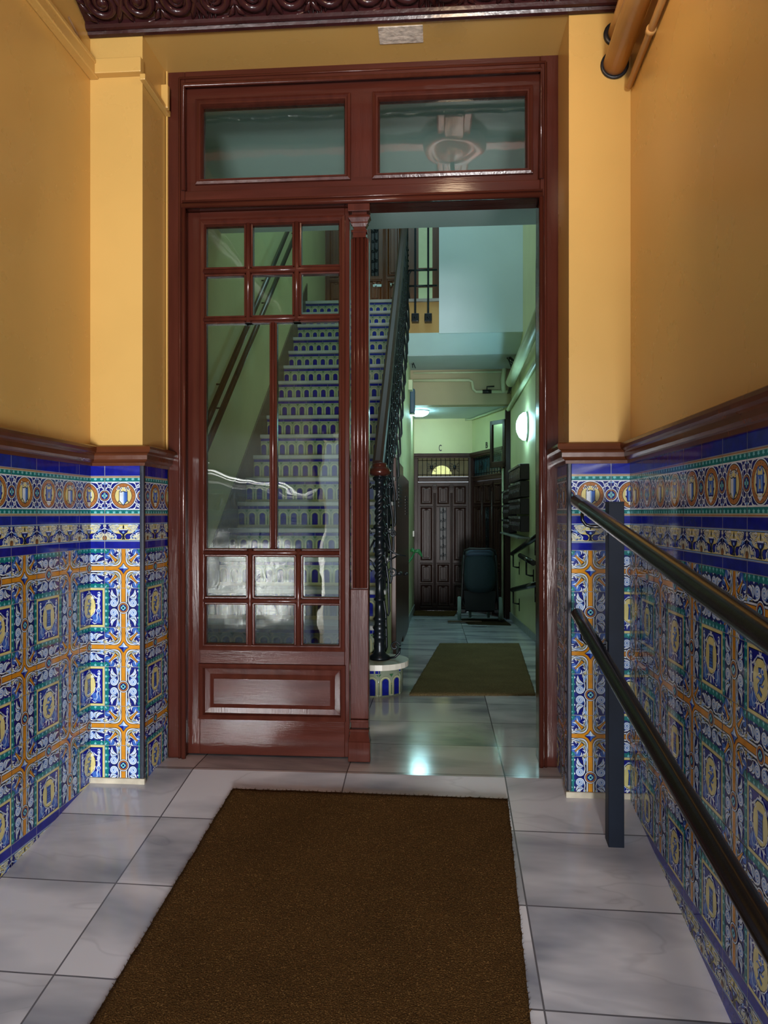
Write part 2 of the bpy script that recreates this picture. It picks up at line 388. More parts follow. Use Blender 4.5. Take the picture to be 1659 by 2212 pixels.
def quatrefoil(A, cx, cy, r, L):
    A.circ('black', cx, cy, r*1.0, L, 20); A.circ('brown', cx, cy, r*.93, L+1, 20); A.circ('black', cx, cy, r*.70, L+2, 18); A.circ('navy', cx, cy, r*.64, L+3, 16)
    for dx, dy in ((.27, 0), (-.27, 0), (0, .27), (0, -.27)): A.circ('aqua', cx+dx*r, cy+dy*r, r*.24, L+4, 10)
    A.circ('aqua', cx, cy, r*.2, L+4, 8); A.fan('navy', [(cx+r*.2, cy), (cx, cy+r*.06), (cx-r*.2, cy), (cx, cy-r*.06)], L+5); A.fan('navy', [(cx, cy+r*.2), (cx-r*.06, cy), (cx, cy-r*.2), (cx+r*.06, cy)], L+5)
def tile_band():
    A = Art(); A.rect('navy', 0, 0, 1, 1, 0)
    A.sym(ID, MX)
    A.rect('black', .388, 0, .5, 1, 2); A.rect('white', .405, 0, .5, 1, 3); A.rect('black', .437, 0, .5, 1, 4); A.rect('orange', .449, 0, .5, 1, 5)
    A.rect('cream', .34, .0, .392, .2, 1); A.rect('cream', .34, .8, .392, 1, 1); A.rect('cream', .30, .0, .36, .08, 1); A.rect('cream', .30, .92, .36, 1, 1)
    A.rect('teal', 0, 0, .105, 1, 1)
    for k in range(6):
        y = (k+.5)/6
        A.poly('aqua', [(.012, y-.018), (.04, y-.035), (.055, y-.012), (.085, y), (.055, y+.012), (.04, y+.035), (.012, y+.018)], 2)
        A.fan('white' if k % 2 else 'teal', [(.105, y-.03), (.14, y), (.105, y+.03)], 2)
    A.sym(ID, MX, MY, MXY)
    A.circ('black', .245, .375, .122, 2, 18); A.circ('blue', .245, .375, .108, 3, 18)
    A.spiral('white', .245, .375, .104, 2.3, .026, 4, start=-.3, d=1)
    A.spiral('sky', .245, .375, .082, 2.0, .014, 5, start=.2, d=1)
    A.stroke('black', [(.345, .40), (.37, .30), (.36, .2), (.32, .11)], .055, 2, .02); A.stroke('white', [(.345, .40), (.368, .30), (.356, .2), (.32, .11)], .032, 5, .008)
    A.plume(.33, .24, .19, .03, .036, -.22, 3); A.plume(.345, .20, .30, .005, .030, .15, 6); A.plume(.30, .26, .15, .17, .028, -.3, 4); A.leaf('sky', .37, .12, .36, .01, .022, .2, 9); A.leaf('white', .27, .20, .16, .10, .02, -.2, 9)
    A.sym(ID)
    A.circ('black', .5, .5, .158, 6, 22); A.circ('white', .5, .5, .148, 7, 22); quatrefoil(A, .5, .5, .130, 8)
    return A
def transposed(A):
    B = Art(); B.p = [(m, L, [(y, x) for x, y in q][::-1]) for m, L, q in A.p]; return B
def tile_portrait(kind):
    A = Art(); A.rect('cream', 0, 0, 1, 1, 0); A.rect('ivory', .0, .0, .012, 1, 1); A.rect('ivory', .988, 0, 1, 1, 1); A.rect('black', .055, .055, .945, .945, 1); A.rect('cobalt', .067, .067, .933, .933, 2)
    A.sym(ID, MX)
    A.poly('blue', [(.10, .10), (.30, .12), (.34, .30), (.22, .34), (.12, .26)], 3)
    # attendant figure at each side of the cartouche
    A.circ('sky', .150, .815, .045, 4, 12); A.circ('white', .155, .81, .036, 5, 12); A.leaf('white', .11, .845, .20, .862, .016, .4, 6); A.circ('blue', .165, .80, .012, 6, 6)
    A.poly('white', [(.135, .765), (.175, .765), (.205, .66), (.185, .55), (.195, .47), (.145, .45), (.115, .52), (.140, .60), (.115, .70)], 4)
    A.poly('sky', [(.135, .74), (.155, .74), (.165, .60), (.15, .50), (.135, .52), (.15, .62)], 5)
    A.leaf('white', .175, .73, .30, .82, .016, -.15, 5); A.leaf('white', .19, .60, .26, .56, .013, .3, 5)
    A.circ('white', .165, .42, .06, 5, 14); A.circ('blue', .16, .415, .044, 6, 12); A.circ('sky', .165, .42, .024, 7, 10)
    A.stroke('sky', [(.165, .40), (.20, .30), (.18, .22), (.22, .15)], .045, 4, .012); A.stroke('white', [(.19, .37), (.215, .29), (.20, .22), (.25, .13)], .018, 6, .008); A.stroke('white', [(.13, .36), (.125, .26), (.105, .16)], .016, 6, .006)
    A.leaf('white', .33, .13, .20, .115, .012, .25, 6); A.leaf('sky', .30, .17, .24, .20, .014, .2, 5)
    # cartouche
    car = [(.5, .84), (.40, .83), (.315, .76), (.265, .66), (.245, .53), (.270, .40), (.34, .31), (.42, .26), (.5, .24)]
    A.poly('black', [(x-.016 if x < .5 else x, y+.012 if y > .5 else y-.012) for x, y in car], 7); A.poly('cream', car, 8)
    A.stroke('white', [(.5, .875), (.41, .875), (.325, .805), (.275, .72)], .034, 9, .014); A.stroke('sky', [(.47, .865), (.40, .86), (.345, .81)], .012, 10); A.spiral('white', .335, .745, .036, 1.2, .014, 11, start=1.6, d=1)
    A.stroke('white', [(.245, .47), (.275, .36), (.36, .27), (.46, .225)], .020, 9, .012)
    A.leaf('white', .49, .22, .38, .09, .022, -.3, 9); A.leaf('sky', .49, .20, .44, .08, .014, .2, 10); A.leaf('white', .5, .88, .46, .945, .014, .1, 9)
    A.leaf('white', .38, .25, .31, .19, .014, .3, 9)
    A.sym(ID); A.fan('white', [(.465, .885), (.5, .935), (.535, .885), (.5, .86)], 10); A.leaf('white', .5, .22, .5, .07, .020, 0, 11)
    if kind == 0:      # a small tower
        A.poly('black', [(.405, .325), (.42, .62), (.40, .70), (.60, .70), (.58, .62), (.595, .325)], 9); A.poly('blue', [(.42, .345), (.435, .61), (.415, .66), (.585, .66), (.565, .61), (.58, .345)], 10)
        for k in range(4): A.rect('blue', .412+k*.047, .66, .440+k*.047, .71, 10)
        for k in range(5): A.rect('navy', .435, .39+k*.05, .565, .402+k*.05, 11)
        for k in range(3): A.rect('navy', .445+k*.045, .45+.05*(k % 2), .462+k*.045, .52+.05*(k % 2), 11)
        A.rect('white', .395, .31, .605, .335, 11)
    else:              # a small rampant beast
        A.stroke('black', [(.44, .66), (.54, .68), (.60, .60), (.52, .52), (.44, .46), (.47, .38), (.55, .33)], .11, 9, .07)
        A.stroke('blue', [(.44, .66), (.54, .68), (.60, .60), (.52, .52), (.44, .46), (.47, .38), (.55, .33)], .085, 10, .04)
        A.stroke('blue', [(.52, .55), (.40, .58), (.36, .55)], .04, 10, .02); A.stroke('blue', [(.46, .48), (.58, .46), (.62, .50)], .04, 10, .02); A.stroke('blue', [(.46, .40), (.40, .33)], .04, 10, .02)
        A.circ('white', .575, .68, .05, 11, 12); A.circ('blue', .585, .675, .03, 12, 10); A.stroke('white', [(.43, .62), (.50, .64)], .02, 11); A.stroke('sky', [(.48, .52), (.44, .44)], .025, 11)
    return A
def tile_medallion(kind):
    A = Art(); A.rect('navy', 0, 0, 1, 1, 0)
    A.sym(ID, MY)
    A.rect('brown', 0, .975, 1, 1, 1); A.rect('ivory', 0, .955, 1, .975, 1); A.rect('teal', 0, .86, 1, .955, 1); A.rect('white', 0, .835, 1, .86, 2)
    for k in range(6):
        x = (k+.5)/6; A.poly('aqua', [(x-.035, .948), (x+.035, .948), (x+.03, .925), (x+.045, .905), (x+.012, .902), (x, .88), (x-.012, .902), (x-.045, .905), (x-.03, .925)], 3)
    A.sym(ID, MX, MY, MXY)
    A.spiral('white', .115, .755, .058, 1.3, .024, 3, start=.4, d=-1); A.leaf('white', .17, .775, .33, .825, .020, .25, 3); A.leaf('white', .03, .655, .09, .72, .018, .2, 3)
    A.leaf('sky', .0, .80, .07, .80, .020, .1, 3); A.leaf('white', .16, .70, .20, .63, .014, .2, 3); A.stroke('white', [(.19, .80), (.14, .68), (.155, .60)], .012, 2); A.leaf('white', .03, .835, .10, .79, .012, 0, 4)
    A.sym(ID)
    for cx in (0, 1):
        A.circ('white', cx, .5, .155, 5, 20); A.circ('black', cx, .5, .135, 6, 20); A.circ('brown', cx, .5, .122, 7, 18); A.circ('navy', cx, .5, .10, 8, 18)
        for dx, dy in ((.045, 0), (-.045, 0), (0, .045), (0, -.045)): A.circ('aqua', cx+dx, .5+dy, .03, 9, 10)
    A.circ('white', .5, .5, .345, 5, 32); A.circ('black', .5, .5, .325, 6, 32); A.circ('brown', .5, .5, .312, 7, 32); A.circ('black', .5, .5, .235, 8, 28); A.circ('cream', .5, .5, .222, 9, 28)
    for k in range(20):
        a = 2*PI*k/20; A.circ('black', .5+.273*math.cos(a), .5+.273*math.sin(a), .008, 9, 6)
    if kind == 0:
        A.sym(ID, MX); A.stroke('black', [(.40, .68), (.64, .33)], .02, 10); A.stroke('white', [(.345, .665), (.455, .695)], .03, 11); A.stroke('white', [(.375, .72), (.425, .63)], .03, 11)
        for p in ((.345, .665), (.375, .72), (.455, .695), (.425, .63)): A.circ('white', p[0], p[1], .026, 11, 8)
        A.circ('black', .4, .68, .016, 12, 8); A.sym(ID)
        A.poly('black', [(.5, .245), (.385, .37), (.385, .62), (.45, .60), (.5, .63), (.55, .60), (.615, .62), (.615, .37)], 12)
        A.poly('white', [(.5, .27), (.40, .38), (.40, .60), (.45, .585), (.5, .61)], 13); A.poly('blue', [(.5, .27), (.5, .61), (.55, .585), (.60, .60), (.60, .38)], 13); A.poly('sky', [(.5, .27), (.53, .30), (.53, .59), (.5, .605)], 14)
    else:
        A.sym(ID, MX); A.poly('navy', [(.5, .30), (.38, .34), (.37, .42), (.34, .46), (.36, .62), (.40, .66), (.42, .58), (.5, .58)], 10); A.rect('blue', .40, .36, .5, .60, 11); A.rect('sky', .43, .36, .46, .58, 12); A.rect('white', .43, .30, .5, .335, 12)
        A.stroke('blue', [(.5, .66), (.44, .72), (.40, .66), (.40, .58)], .03, 12); A.poly('white', [(.5, .22), (.42, .27), (.42, .30), (.5, .28)], 11); A.rect('white', .345, .48, .37, .60, 11); A.sym(ID)
        A.fan('cream', [(.47, .40), (.53, .40), (.51, .54), (.49, .54)], 13)
    return A
def tile_scroll():    # the half-height frieze, drawn in a 1 x 1 frame and squeezed
    A = Art(); A.rect('pale', 0, 0, 1, 1, 0); A.rect('cream', .30, .07, .70, .93, 1)
    A.rect('sky', 0, .95, 1, 1, 1); A.rect('sky', 0, 0, 1, .05, 1); A.rect('black', 0, .93, 1, .95, 1); A.rect('black', 0, .05, 1, .07, 1)
    A.sym(ID, MX)
    A.stroke('black', [(.05, .80), (.10, .55), (.22, .40), (.34, .36), (.40, .25), (.36, .13)], .16, 2, .14); A.stroke('navy', [(.05, .80), (.10, .55), (.22, .40), (.34, .36), (.40, .25), (.36, .13)], .135, 3, .115); A.leaf('blue', .08, .60, .20, .44, .03, .2, 4)
    A.poly('navy', [(.03, .93), (.10, .93), (.14, .66), (.06, .60)], 2); A.poly('sky', [(.10, .70), (.17, .52), (.26, .46), (.18, .62)], 5); A.leaf('white', .06, .52, .14, .30, .022, .25, 5); A.leaf('white', .20, .62, .30, .50, .022, -.3, 5); A.leaf('white', .25, .90, .38, .84, .03, .3, 4)
    for q in ((.10, .86, .22, .90, .02, .3), (.20, .66, .10, .72, .018, -.3), (.28, .80, .38, .88, .016, -.3), (.30, .56, .40, .62, .018, .3)):
        A.leaf('black', q[0], q[1], q[2], q[3], q[4]*1.9, q[5], 6); A.leaf('white', q[0], q[1], q[2], q[3], q[4], q[5], 7)
    A.stroke('black', [(.155, .12), (.19, .20), (.25, .16), (.29, .28)], .05, 3); A.stroke('blue', [(.155, .12), (.19, .20), (.25, .16), (.29, .28)], .03, 4); A.leaf('navy', .0, .40, .055, .66, .03, 0, 3)
    A.circ('black', .375, .27, .085, 3, 14, .16); A.circ('cobalt', .375, .27, .072, 4, 14, .14)
    A.stroke('white', [(.18, .33), (.25, .42), (.31, .30), (.30, .16), (.35, .10)], .03, 5, .02); A.stroke('sky', [(.22, .30), (.26, .33), (.28, .2)], .02, 6)
    A.stroke('black', [(.12, .88), (.20, .80), (.26, .86), (.32, .74), (.24, .66), (.18, .72)], .035, 2); A.stroke('white', [(.12, .88), (.20, .80), (.26, .86), (.32, .74), (.24, .66), (.18, .72)], .02, 3)
    A.leaf('white', .14, .60, .05, .92, .02, .3, 5); A.stroke('white', [(.30, .52), (.36, .60), (.40, .74), (.46, .84)], .022, 5, .012); A.stroke('black', [(.06, .46), (.10, .25), (.16, .14)], .03, 4); A.stroke('white', [(.06, .46), (.10, .25), (.16, .14)], .016, 5)
    A.circ('black', 0, .18, .06, 4, 12, .14); A.circ('brown', 0, .18, .048, 5, 12, .115); A.stroke('black', [(0, .08), (.02, .27)], .01, 6)
    A.spiral('white', .43, .78, .035, 1.2, .016, 6)
    A.sym(ID); A.poly('black', [(.36, .66), (.64, .66), (.60, .48), (.53, .38), (.53, .18), (.56, .10), (.44, .10), (.47, .18), (.47, .38), (.40, .48)], 6); A.poly('navy', [(.39, .62), (.61, .62), (.57, .48), (.5, .40), (.43, .48)], 7); A.rect('white', .39, .62, .61, .67, 8); A.circ('sky', .5, .5, .03, 8, 8, .06); A.leaf('black', .5, .68, .5, .92, .02, 0, 7)
    return A
def tile_arch():      # riser tile: two round arches on little columns
    A = Art(); A.rect('riser_ground', 0, 0, 1, 1, 0); A.rect('riser_line', 0, .0, 1, .04, 1); A.rect('riser_cobalt', 0, .86, 1, 1, 1); A.rect('riser_line', 0, .845, 1, .86, 1)
    for c in (.25, .75):
        T = lambda x, y, c=c: (c+x, y); M_ = lambda x, y, c=c: (c-x, y)
        arch = lambda r, b, cy=.55: [(r, b)]+[(r*math.cos(t*PI/10), cy+r*1.0*math.sin(t*PI/10)*.95) for t in range(0, 11)]+[(-r, b)]
        A.sym(T)
        A.poly('olive', arch(.215, .06), 2); A.poly('riser_line', arch(.205, .06), 3); A.poly('olive', arch(.165, .06), 4); A.poly('riser_ground', arch(.157, .06), 5); A.poly('black', arch(.130, .06), 6); A.poly('riser_cobalt', arch(.120, .07), 7)
        A.sym(T, M_)
        A.rect('olive', .215, .06, .25, .50, 6); A.rect('riser_ground', .225, .08, .25, .47, 7); A.rect('green', .238, .10, .25, .44, 8)
        A.fan('green', [(.16, .84), (.25, .84), (.25, .72)], 6)
        A.rect('riser_line', .17, .05, .25, .09, 8)
    return A
ART = {'A': tile_cross(), 'B': tile_band(), 'D0': tile_portrait(0), 'D1': tile_portrait(1), 'E0': tile_medallion(0), 'E1': tile_medallion(1), 'F': tile_scroll(), 'R': tile_arch()}
ART['C'] = transposed(ART['B'])
LAY = 0.00022
def clip(q, lo, hi, ax):
    for lim, sg in ((lo, 1), (hi, -1)):
        out = []
        for i in range(len(q)):
            a, b = q[i], q[(i+1) % len(q)]; da, db = sg*(a[ax]-lim), sg*(b[ax]-lim)
            if da >= 0: out.append(a)
            if (da >= 0) != (db >= 0):
                t = da/(da-db); out.append((a[0]+(b[0]-a[0])*t, a[1]+(b[1]-a[1])*t))
        q = out
        if len(q) < 3: return None
    return q
def put(mb, art, u0, v0, w, h, fmap, ulim=None, gap=.0012):
    """lay one tile with its lower left corner at (u0,v0); fmap(u,v,k) gives the 3D point of coat k; ulim clips sideways"""
    gx, gy = gap/w, gap/h
    for m, L, q in ART[art].p:
        q = clip(q, gx, 1-gx, 0); q = q and clip(q, gy, 1-gy, 1)
        if not q: continue
        q = [(u0+x*w, v0+y*h) for x, y in q]
        if ulim:
            q = clip(q, ulim[0], ulim[1], 0)
            if not q: continue
        mb.mat(GZ[m]); i = len(mb.v); mb.v += [fmap(x, y, L+1) for x, y in q]; mb.face(range(i, i+len(q)))
def flat(mb, mat, u0, v0, u1, v1, fmap, ulim=None, k=1):
    if ulim: u0, u1 = max(u0, ulim[0]), min(u1, ulim[1])
    if u1 <= u0: return
    mb.mat(GZ[mat]); i = len(mb.v); mb.v += [fmap(u0, v0, k), fmap(u1, v0, k), fmap(u1, v1, k), fmap(u0, v1, k)]; mb.face((i, i+1, i+2, i+3))
ZG, PV = .903, .1567       # top of the big pattern and its row pitch
def dado(mb, fmap, u0, u1, anchor, pu, zmin, ztop=1.24, PV=.1567):
    """tiled dado on a wall strip u0..u1; anchor = u of the centre of a crossing tile"""
    lim = (u0, u1)
    flat(mb, 'grout', u0, zmin, u1, ztop, fmap, None, 0)
    k0 = int(math.floor((u0-anchor)/pu-.5)); k1 = int(math.ceil((u1-anchor)/pu+.5))
    for k in range(k0, k1+1):
        ua = anchor+(k-.5)*pu
        if ua+pu <= u0 or ua >= u1: continue
        cross = (k % 2 == 0)
        g = .0012
        flat(mb, 'cobalt', ua+g, 1.190, ua+pu-g, ztop, fmap, lim)
        put(mb, 'E%d' % (k % 2), ua, 1.034, pu, .154, fmap, lim)
        flat(mb, 'cobalt', ua+g, 1.004, ua+pu-g, 1.032, fmap, lim)
        put(mb, 'F', ua, .932, pu, .071, fmap, lim)
        flat(mb, 'cobalt', ua+g, .904, ua+pu-g, .931, fmap, lim)
        nrow = 6
        for r in range(nrow):
            z = ZG-(r+1)*PV
            if z+PV < zmin: break
            a = ('A' if r % 2 == 0 else 'B') if cross else ('C' if r % 2 == 0 else 'D%d' % (((k-1)//2+r//2) % 2))
            put(mb, a, ua, z, pu, PV, fmap, lim)
        zb = ZG-nrow*PV
        if zmin < zb:
            flat(mb, 'cobalt', ua+g, zb-.030, ua+pu-g, zb-.001, fmap, lim)
            put(mb, 'F', ua, zb-.103, pu, .072, fmap, lim)
            flat(mb, 'cobalt', ua+g, zb-.135, ua+pu-g, zb-.104, fmap, lim)
            if zmin < zb-.136: flat(mb, 'cobalt', ua+g, zmin, ua+pu-g, zb-.136, fmap, lim)
# ================================================================ VESTIBULE
XL, XR, YP, YD = -1.373, .714, 2.83, 3.08      # side walls, pilaster fronts, face of the door casing
PXL, PXR = -1.161, .487                        # reveals
YB, ZC, ZS = -1.9, 3.10, 2.92                  # street wall, ceiling, soffit of the opening
YH = 3.22                                      # hall side of the door wall

def wallbox(name, label, cat, mat, *bx):
    m = MB().mat(mat)
    for b in bx: m.box(*b)
    return struct(m.build(name), label, cat)
wallbox('wall_left', 'ochre yellow gloss painted wall above the left tile dado', 'wall', YELLOW, (XL-.25, XL, YB-.2, YP, -1.3, 3.5))
wallbox('wall_right', 'ochre yellow gloss painted wall above the right tile dado, behind the handrail', 'wall', YELLOW, (XR, XR+.25, YB-.2, YP, -1.3, 3.5))
wf = wallbox('wall_front', 'yellow pilasters and lintel around the glazed wooden door', 'wall', YELLOW,
        (-1.75, PXL, YP, YH, -.3, 3.5), (PXR, 1.15, YP, YH, -.3, 3.5), (PXL, PXR, YP, YH, ZS, 3.5))
# unpainted patch on the soffit
m = MB().mat(pm('bare_whitish_plaster', (206, 196, 184), rough=.8, var=.3, vscale=40, bump=.3, bscale=60))
xa, xb = X_at(818, 2.9), X_at(914, 2.9)
m.box(xa, xb, YP+.02, YP+.125, ZS-.0025, ZS+.002, .002); m.build('plaster_patch', wf)['label'] = 'bare whitish plaster patch'
# street wall behind the viewer with its open doorway (daylight comes through it)
wallbox('wall_rear', 'yellow street side wall of the vestibule with open doorway', 'wall', YELLOW,
        (XL, -1.30, YB-.2, YB, -1.3, 3.5), (.69, XR, YB-.2, YB, -1.3, 3.5), (-1.30, .69, YB-.2, YB, 1.90, 3.5))
# dado tiles
def fL(u, v, k): return (XL+.003+k*LAY, u, v)
def fR(u, v, k): return (XR-.003-k*LAY, -u, v)
def fPF(u, v, k): return (u, YP-.003-k*LAY, v)
def fRL(u, v, k): return (PXL+.003+k*LAY, u, v)
def fRR(u, v, k): return (PXR-.003-k*LAY, -u, v)
def dado_obj(name, label, fmap, u0, u1, anchor, pu, zmin, PV=.1547):
    m = MB(); dado(m, fmap, u0, u1, anchor, pu, zmin, PV=PV); return struct(m.build(name, clean=False), label, 'tile dado')
dado_obj('trim_1', 'long blue and orange patterned tile dado on the left wall', fL, YB, YP, 2.358, .1505, -1.3)
dado_obj('trim_2', 'narrow patterned tile dado on the front of the left pilaster', fPF, XL, PXL, X_at(267.6, YP), .152, -.02)
dado_obj('trim_3', 'shaded patterned tile dado in the left door reveal', fRL, YP, YD+.01, YP+.118+.155, .155, -.02)
dado_obj('trim_4', 'patterned tile dado on the front of the right pilaster behind the handrail post', fPF, PXR, XR, X_at(1275, YP), .152, -.06)
dado_obj('trim_5', 'sliver of tile dado in the right door reveal', fRR, -YD-.01, -YP, -YP-.08, .155, -.02)
dado_obj('trim_6', 'long blue and orange patterned tile dado on the right wall behind the handrail', fR, -YP, -YB, -2.143, .149, -1.3, .159)
# dark corner strips of the pilasters
DARKT = pm('dark_corner_glaze', (38, 44, 56), rough=.2, var=.2)
for n, x, s_, l in (('trim_7', PXL, 1, 'dark glazed corner strip of the left pilaster'), ('trim_8', PXR, -1, 'dark glazed corner strip of the right pilaster')):
    m = MB().mat(DARKT); m.box(x-.010 if s_ > 0 else x-.007, x+.007 if s_ > 0 else x+.010, YP-.007, YP+.010, 0, 1.235, .004); struct(m.build(n), l, 'corner strip')
# dado cap rails
def miter(mb, prof, path, smooth=False):
    st = []
    for i, p in enumerate(path):
        p = Vector(p)
        d0 = (p-Vector(path[i-1])).normalized() if i else None
        d1 = (Vector(path[i+1])-p).normalized() if i < len(path)-1 else None
        n0 = Vector((d0.y, -d0.x)) if d0 else None; n1 = Vector((d1.y, -d1.x)) if d1 else None
        if n0 is None: mi = n1
        elif n1 is None: mi = n0
        else: mi = (n0+n1); mi = mi/(mi.dot(n0))
        st.append((lambda q, p=p, mi=mi: (p.x+mi.x*q[0], p.y+mi.y*q[0], q[1])))
    mb.sweep(prof, st, smooth=smooth)
    for f in (st[0], st[-1]):
        i = len(mb.v); mb.v += [tuple(f(q)) for q in prof]; mb.face(range(i, i+len(prof)))
capp = [(0, 1.228), (.014, 1.228), (.016, 1.240), (.024, 1.244), (.030, 1.252), (.031, 1.268), (.034, 1.274), (.046, 1.280), (.050, 1.290), (.049, 1.300), (.040, 1.305), (0, 1.307)]
CAPW = pm('red_brown_varnished_rail', (88, 46, 24), rough=.25, spec=.35, var=.2, vscale=6, bump=.08, bscale=20)
m = MB().mat(CAPW); miter(m, capp, [(XL, YB), (XL, YP), (PXL, YP), (PXL, YD-.002)]); struct(m.build('trim_9'), 'red brown moulded wooden dado rail on the left wall and pilaster', 'dado rail')
m = MB().mat(CAPW); miter(m, capp, [(PXR, YD-.002), (PXR, YP), (XR, YP), (XR, YB)]); struct(m.build('trim_10'), 'red brown moulded wooden dado rail on the right wall and pilaster', 'dado rail')
# pale plinth strips under the pilaster tiles
PL = pm('cream_mortar', (196, 188, 168), rough=.8, var=.2, vscale=20, bump=.2, bscale=40)
m = MB().mat(PL); m.box(XL, PXL+.012, YP-.012, YP+.004, -.06, ramp(XL, YP)+.020, .003); struct(m.build('baseboard_left'), 'thin cream mortar skirting under the left pilaster tiles', 'skirting')
m = MB().mat(PL); m.box(PXR-.012, XR, YP-.012, YP+.004, -.08, ramp(XR, YP)+.020, .003); struct(m.build('baseboard_right'), 'thin cream mortar skirting under the right pilaster tiles', 'skirting')
# floors
m = MB().mat(MARBLE)
ys = [YB-.2+(Y0-YB+.2)*k/12 for k in range(13)]
for a, b in zip(ys, ys[1:]):
    xs = [XL-.1+(XR-XL+.2)*k/6 for k in range(7)]
    for c, d in zip(xs, xs[1:]): m.quad((c, a, ramp(c, a)), (d, a, ramp(d, a)), (d, b, ramp(d, b)), (c, b, ramp(c, b)), True)
m.quad((XL-.1, Y0, 0), (XR+.1, Y0, 0), (XR+.1, HALL0, 0), (XL-.1, HALL0, 0))
m.quad((XL-.3, YH, 0), (XL-.1, YH, 0), (XL-.1, HALL0, 0), (XL-.3, HALL0, 0)); m.quad((XR+.1, YH, 0), (1.2, YH, 0), (1.2, HALL0, 0), (XR+.1, HALL0, 0))
m.quad((XL-.3, HALL0, 0), (1.2, HALL0, 0), (1.2, 11.2, hallz(11.2)), (XL-.3, 11.2, hallz(11.2)))
struct(m.build('floor'), 'polished grey white marble floor sloping down to the viewer', 'floor')
# ceiling, raised cross of ribs, boss; pink lamplight is painted into the ribs
PINKLIT = pm('rib_pink_lamplight', (238, 96, 84), rough=.4, var=.12, vscale=8)
CEILP = pm('vestibule_ceiling_paint', (112, 116, 122), rough=.5, var=.08, vscale=4)
m = MB().mat(CEILP); m.box(XL-.2, XR+.2, YB-.2, YP, ZC, ZC+.3); ce = struct(m.build('ceiling'), 'vestibule ceiling with a cross of ribs and a round boss', 'ceiling')
m = MB().mat(PINKLIT); xr = .08; yr = 2.14
m.box(xr-.09, xr+.09, YB, 2.5, ZC-.03, ZC, .01); m.box(xr-.05, xr+.05, YB, 2.5, ZC-.045, ZC-.03, .006); m.box(XL, XR, yr-.05, yr+.05, ZC-.028, ZC, .01); m.lathe([(.17, .0), (.17, -.04), (.15, -.055), (.12, -.05), (.10, -.04), (.09, -.06), (.05, -.075), (.0005, -.08)], (xr, yr, ZC), 32)
m.build('ceiling_rib', ce)['label'] = 'ribs and boss with pink lamplight in their colour'
# carved dark cornice along the front wall
ph = math.radians(24); CO = Vector((0, 2.785, 2.952)); cu = Vector((1, 0, 0)); cv = Vector((0, -math.cos(ph), math.sin(ph))); cn = Vector((0, -math.sin(ph), -math.cos(ph)))
def cf(a, b, h=0.0): return CO+cu*a+cv*b+cn*h
cx0, cx1 = XL+.001, .655
m = MB().mat(CARVED)
prof = [(2.832, 2.935), (2.832, 2.918), (2.820, 2.912), (2.808, 2.916), (2.804, 2.926), (2.797, 2.924), (2.788, 2.928), (2.784, 2.940), (2.785, 2.952), tuple(cf(0, .25))[1:], (tuple(cf(0, .25, .02))[1], tuple(cf(0, .25, .02))[2]), tuple(cf(0, .29, .02))[1:], tuple(cf(0, .30))[1:], (2.49, 3.12), (2.84, 3.12)]
m.prism(prof, lambda p: (cx0, p[0], p[1]), lambda p: (cx1, p[0], p[1]))
co = struct(m.build('trim_11'), 'dark burgundy carved wooden cornice with scrolls above the doorway', 'cornice')
m = MB().mat(CARVED); R_ = random.Random(3)
k = 0; x = cx0+.10
while x < cx1-.06:
    dd = 1 if k % 2 else -1
    f = lambda a, b: cf(a, b-.035, .006)
    pts = [f(x-dd*.10+dd*.10*t, .03+.15*t*t) for t in [i/8 for i in range(9)]]
    sp = spiral_pts(f, x, .105, .062, 1.9, start=PI/2 if dd > 0 else PI/2, d=-dd, n=16, r1=.15)
    m.tube(sp, [.016-.009*i/len(sp) for i in range(len(sp))], 8); m.ellipsoid(f(x, .105), (.022, .022, .016), 10, 6)
    m.tube([f(x-dd*.10, .02), f(x-dd*.085, .06), f(x-dd*.065, .10), f(x-dd*.045, .15), f(x-.0, .165)], [.004, .012, .014, .012, .008], 8)
    for q in range(4):
        a0 = x+dd*(.055+.012*q); b0 = .05+.035*q
        m.tube([f(a0-.012*dd, b0-.02), f(a0+.008*dd, b0), f(a0+.02*dd, b0+.028)], [.004, .011, .003], 7)
    m.tube([f(x-dd*.03, .03), f(x, .02), f(x+dd*.05, .035)], [.003, .010, .004], 7)
    for q in range(5):       # upright fluted drop between scroll pairs
        if k % 3 == 2: m.tube([f(x+.098-.016*q+.03, .02), f(x+.098-.016*q+.03, .13)], [.005, .008], 6)
    x += .135+.02*(k % 2); k += 1
m.build('carving', co)
# yellow bulkhead beside the cornice
wallbox('trim_12', 'narrow yellow bulkhead in the top right corner beside the pipes', 'bulkhead', YELLOW, (.6555, XR, 2.45, YP, 2.96, 3.1))

# ---------------------------------------------------------------- door casing with transom (door_1)
def frust(mb, a, z0, b, z1):
    i = len(mb.v); x0, x1, y0, y1 = a; X0_, X1_, Y0_, Y1_ = b
    mb.v += [(x0, y0, z0), (x1, y0, z0), (x1, y1, z0), (x0, y1, z0), (X0_, Y0_, z1), (X1_, Y0_, z1), (X1_, Y1_, z1), (X0_, Y1_, z1)]
    for q in ((3, 2, 1, 0), (4, 5, 6, 7), (0, 1, 5, 4), (1, 2, 6, 5), (2, 3, 7, 6), (3, 0, 4, 7)): mb.face([i+k for k in q])
def ring(mb, x0, x1, z0, z1, prof):
    """mitred moulding round a rectangle in the x-z plane; prof = (inset, y)"""
    st = [lambda q: (x0+q[0], q[1], z0+q[0]), lambda q: (x1-q[0], q[1], z0+q[0]), lambda q: (x1-q[0], q[1], z1-q[0]), lambda q: (x0+q[0], q[1], z1-q[0])]
    mb.sweep(prof, st, closed=True)
XM = -.33
zp = lambda py, Y=YD, X=XM: Z_at(py, X, Y)
jl0, jl1 = X_at(363, YD), X_at(399, YD); jr0, jr1 = X_at(1167, YD), X_at(1209, YD)
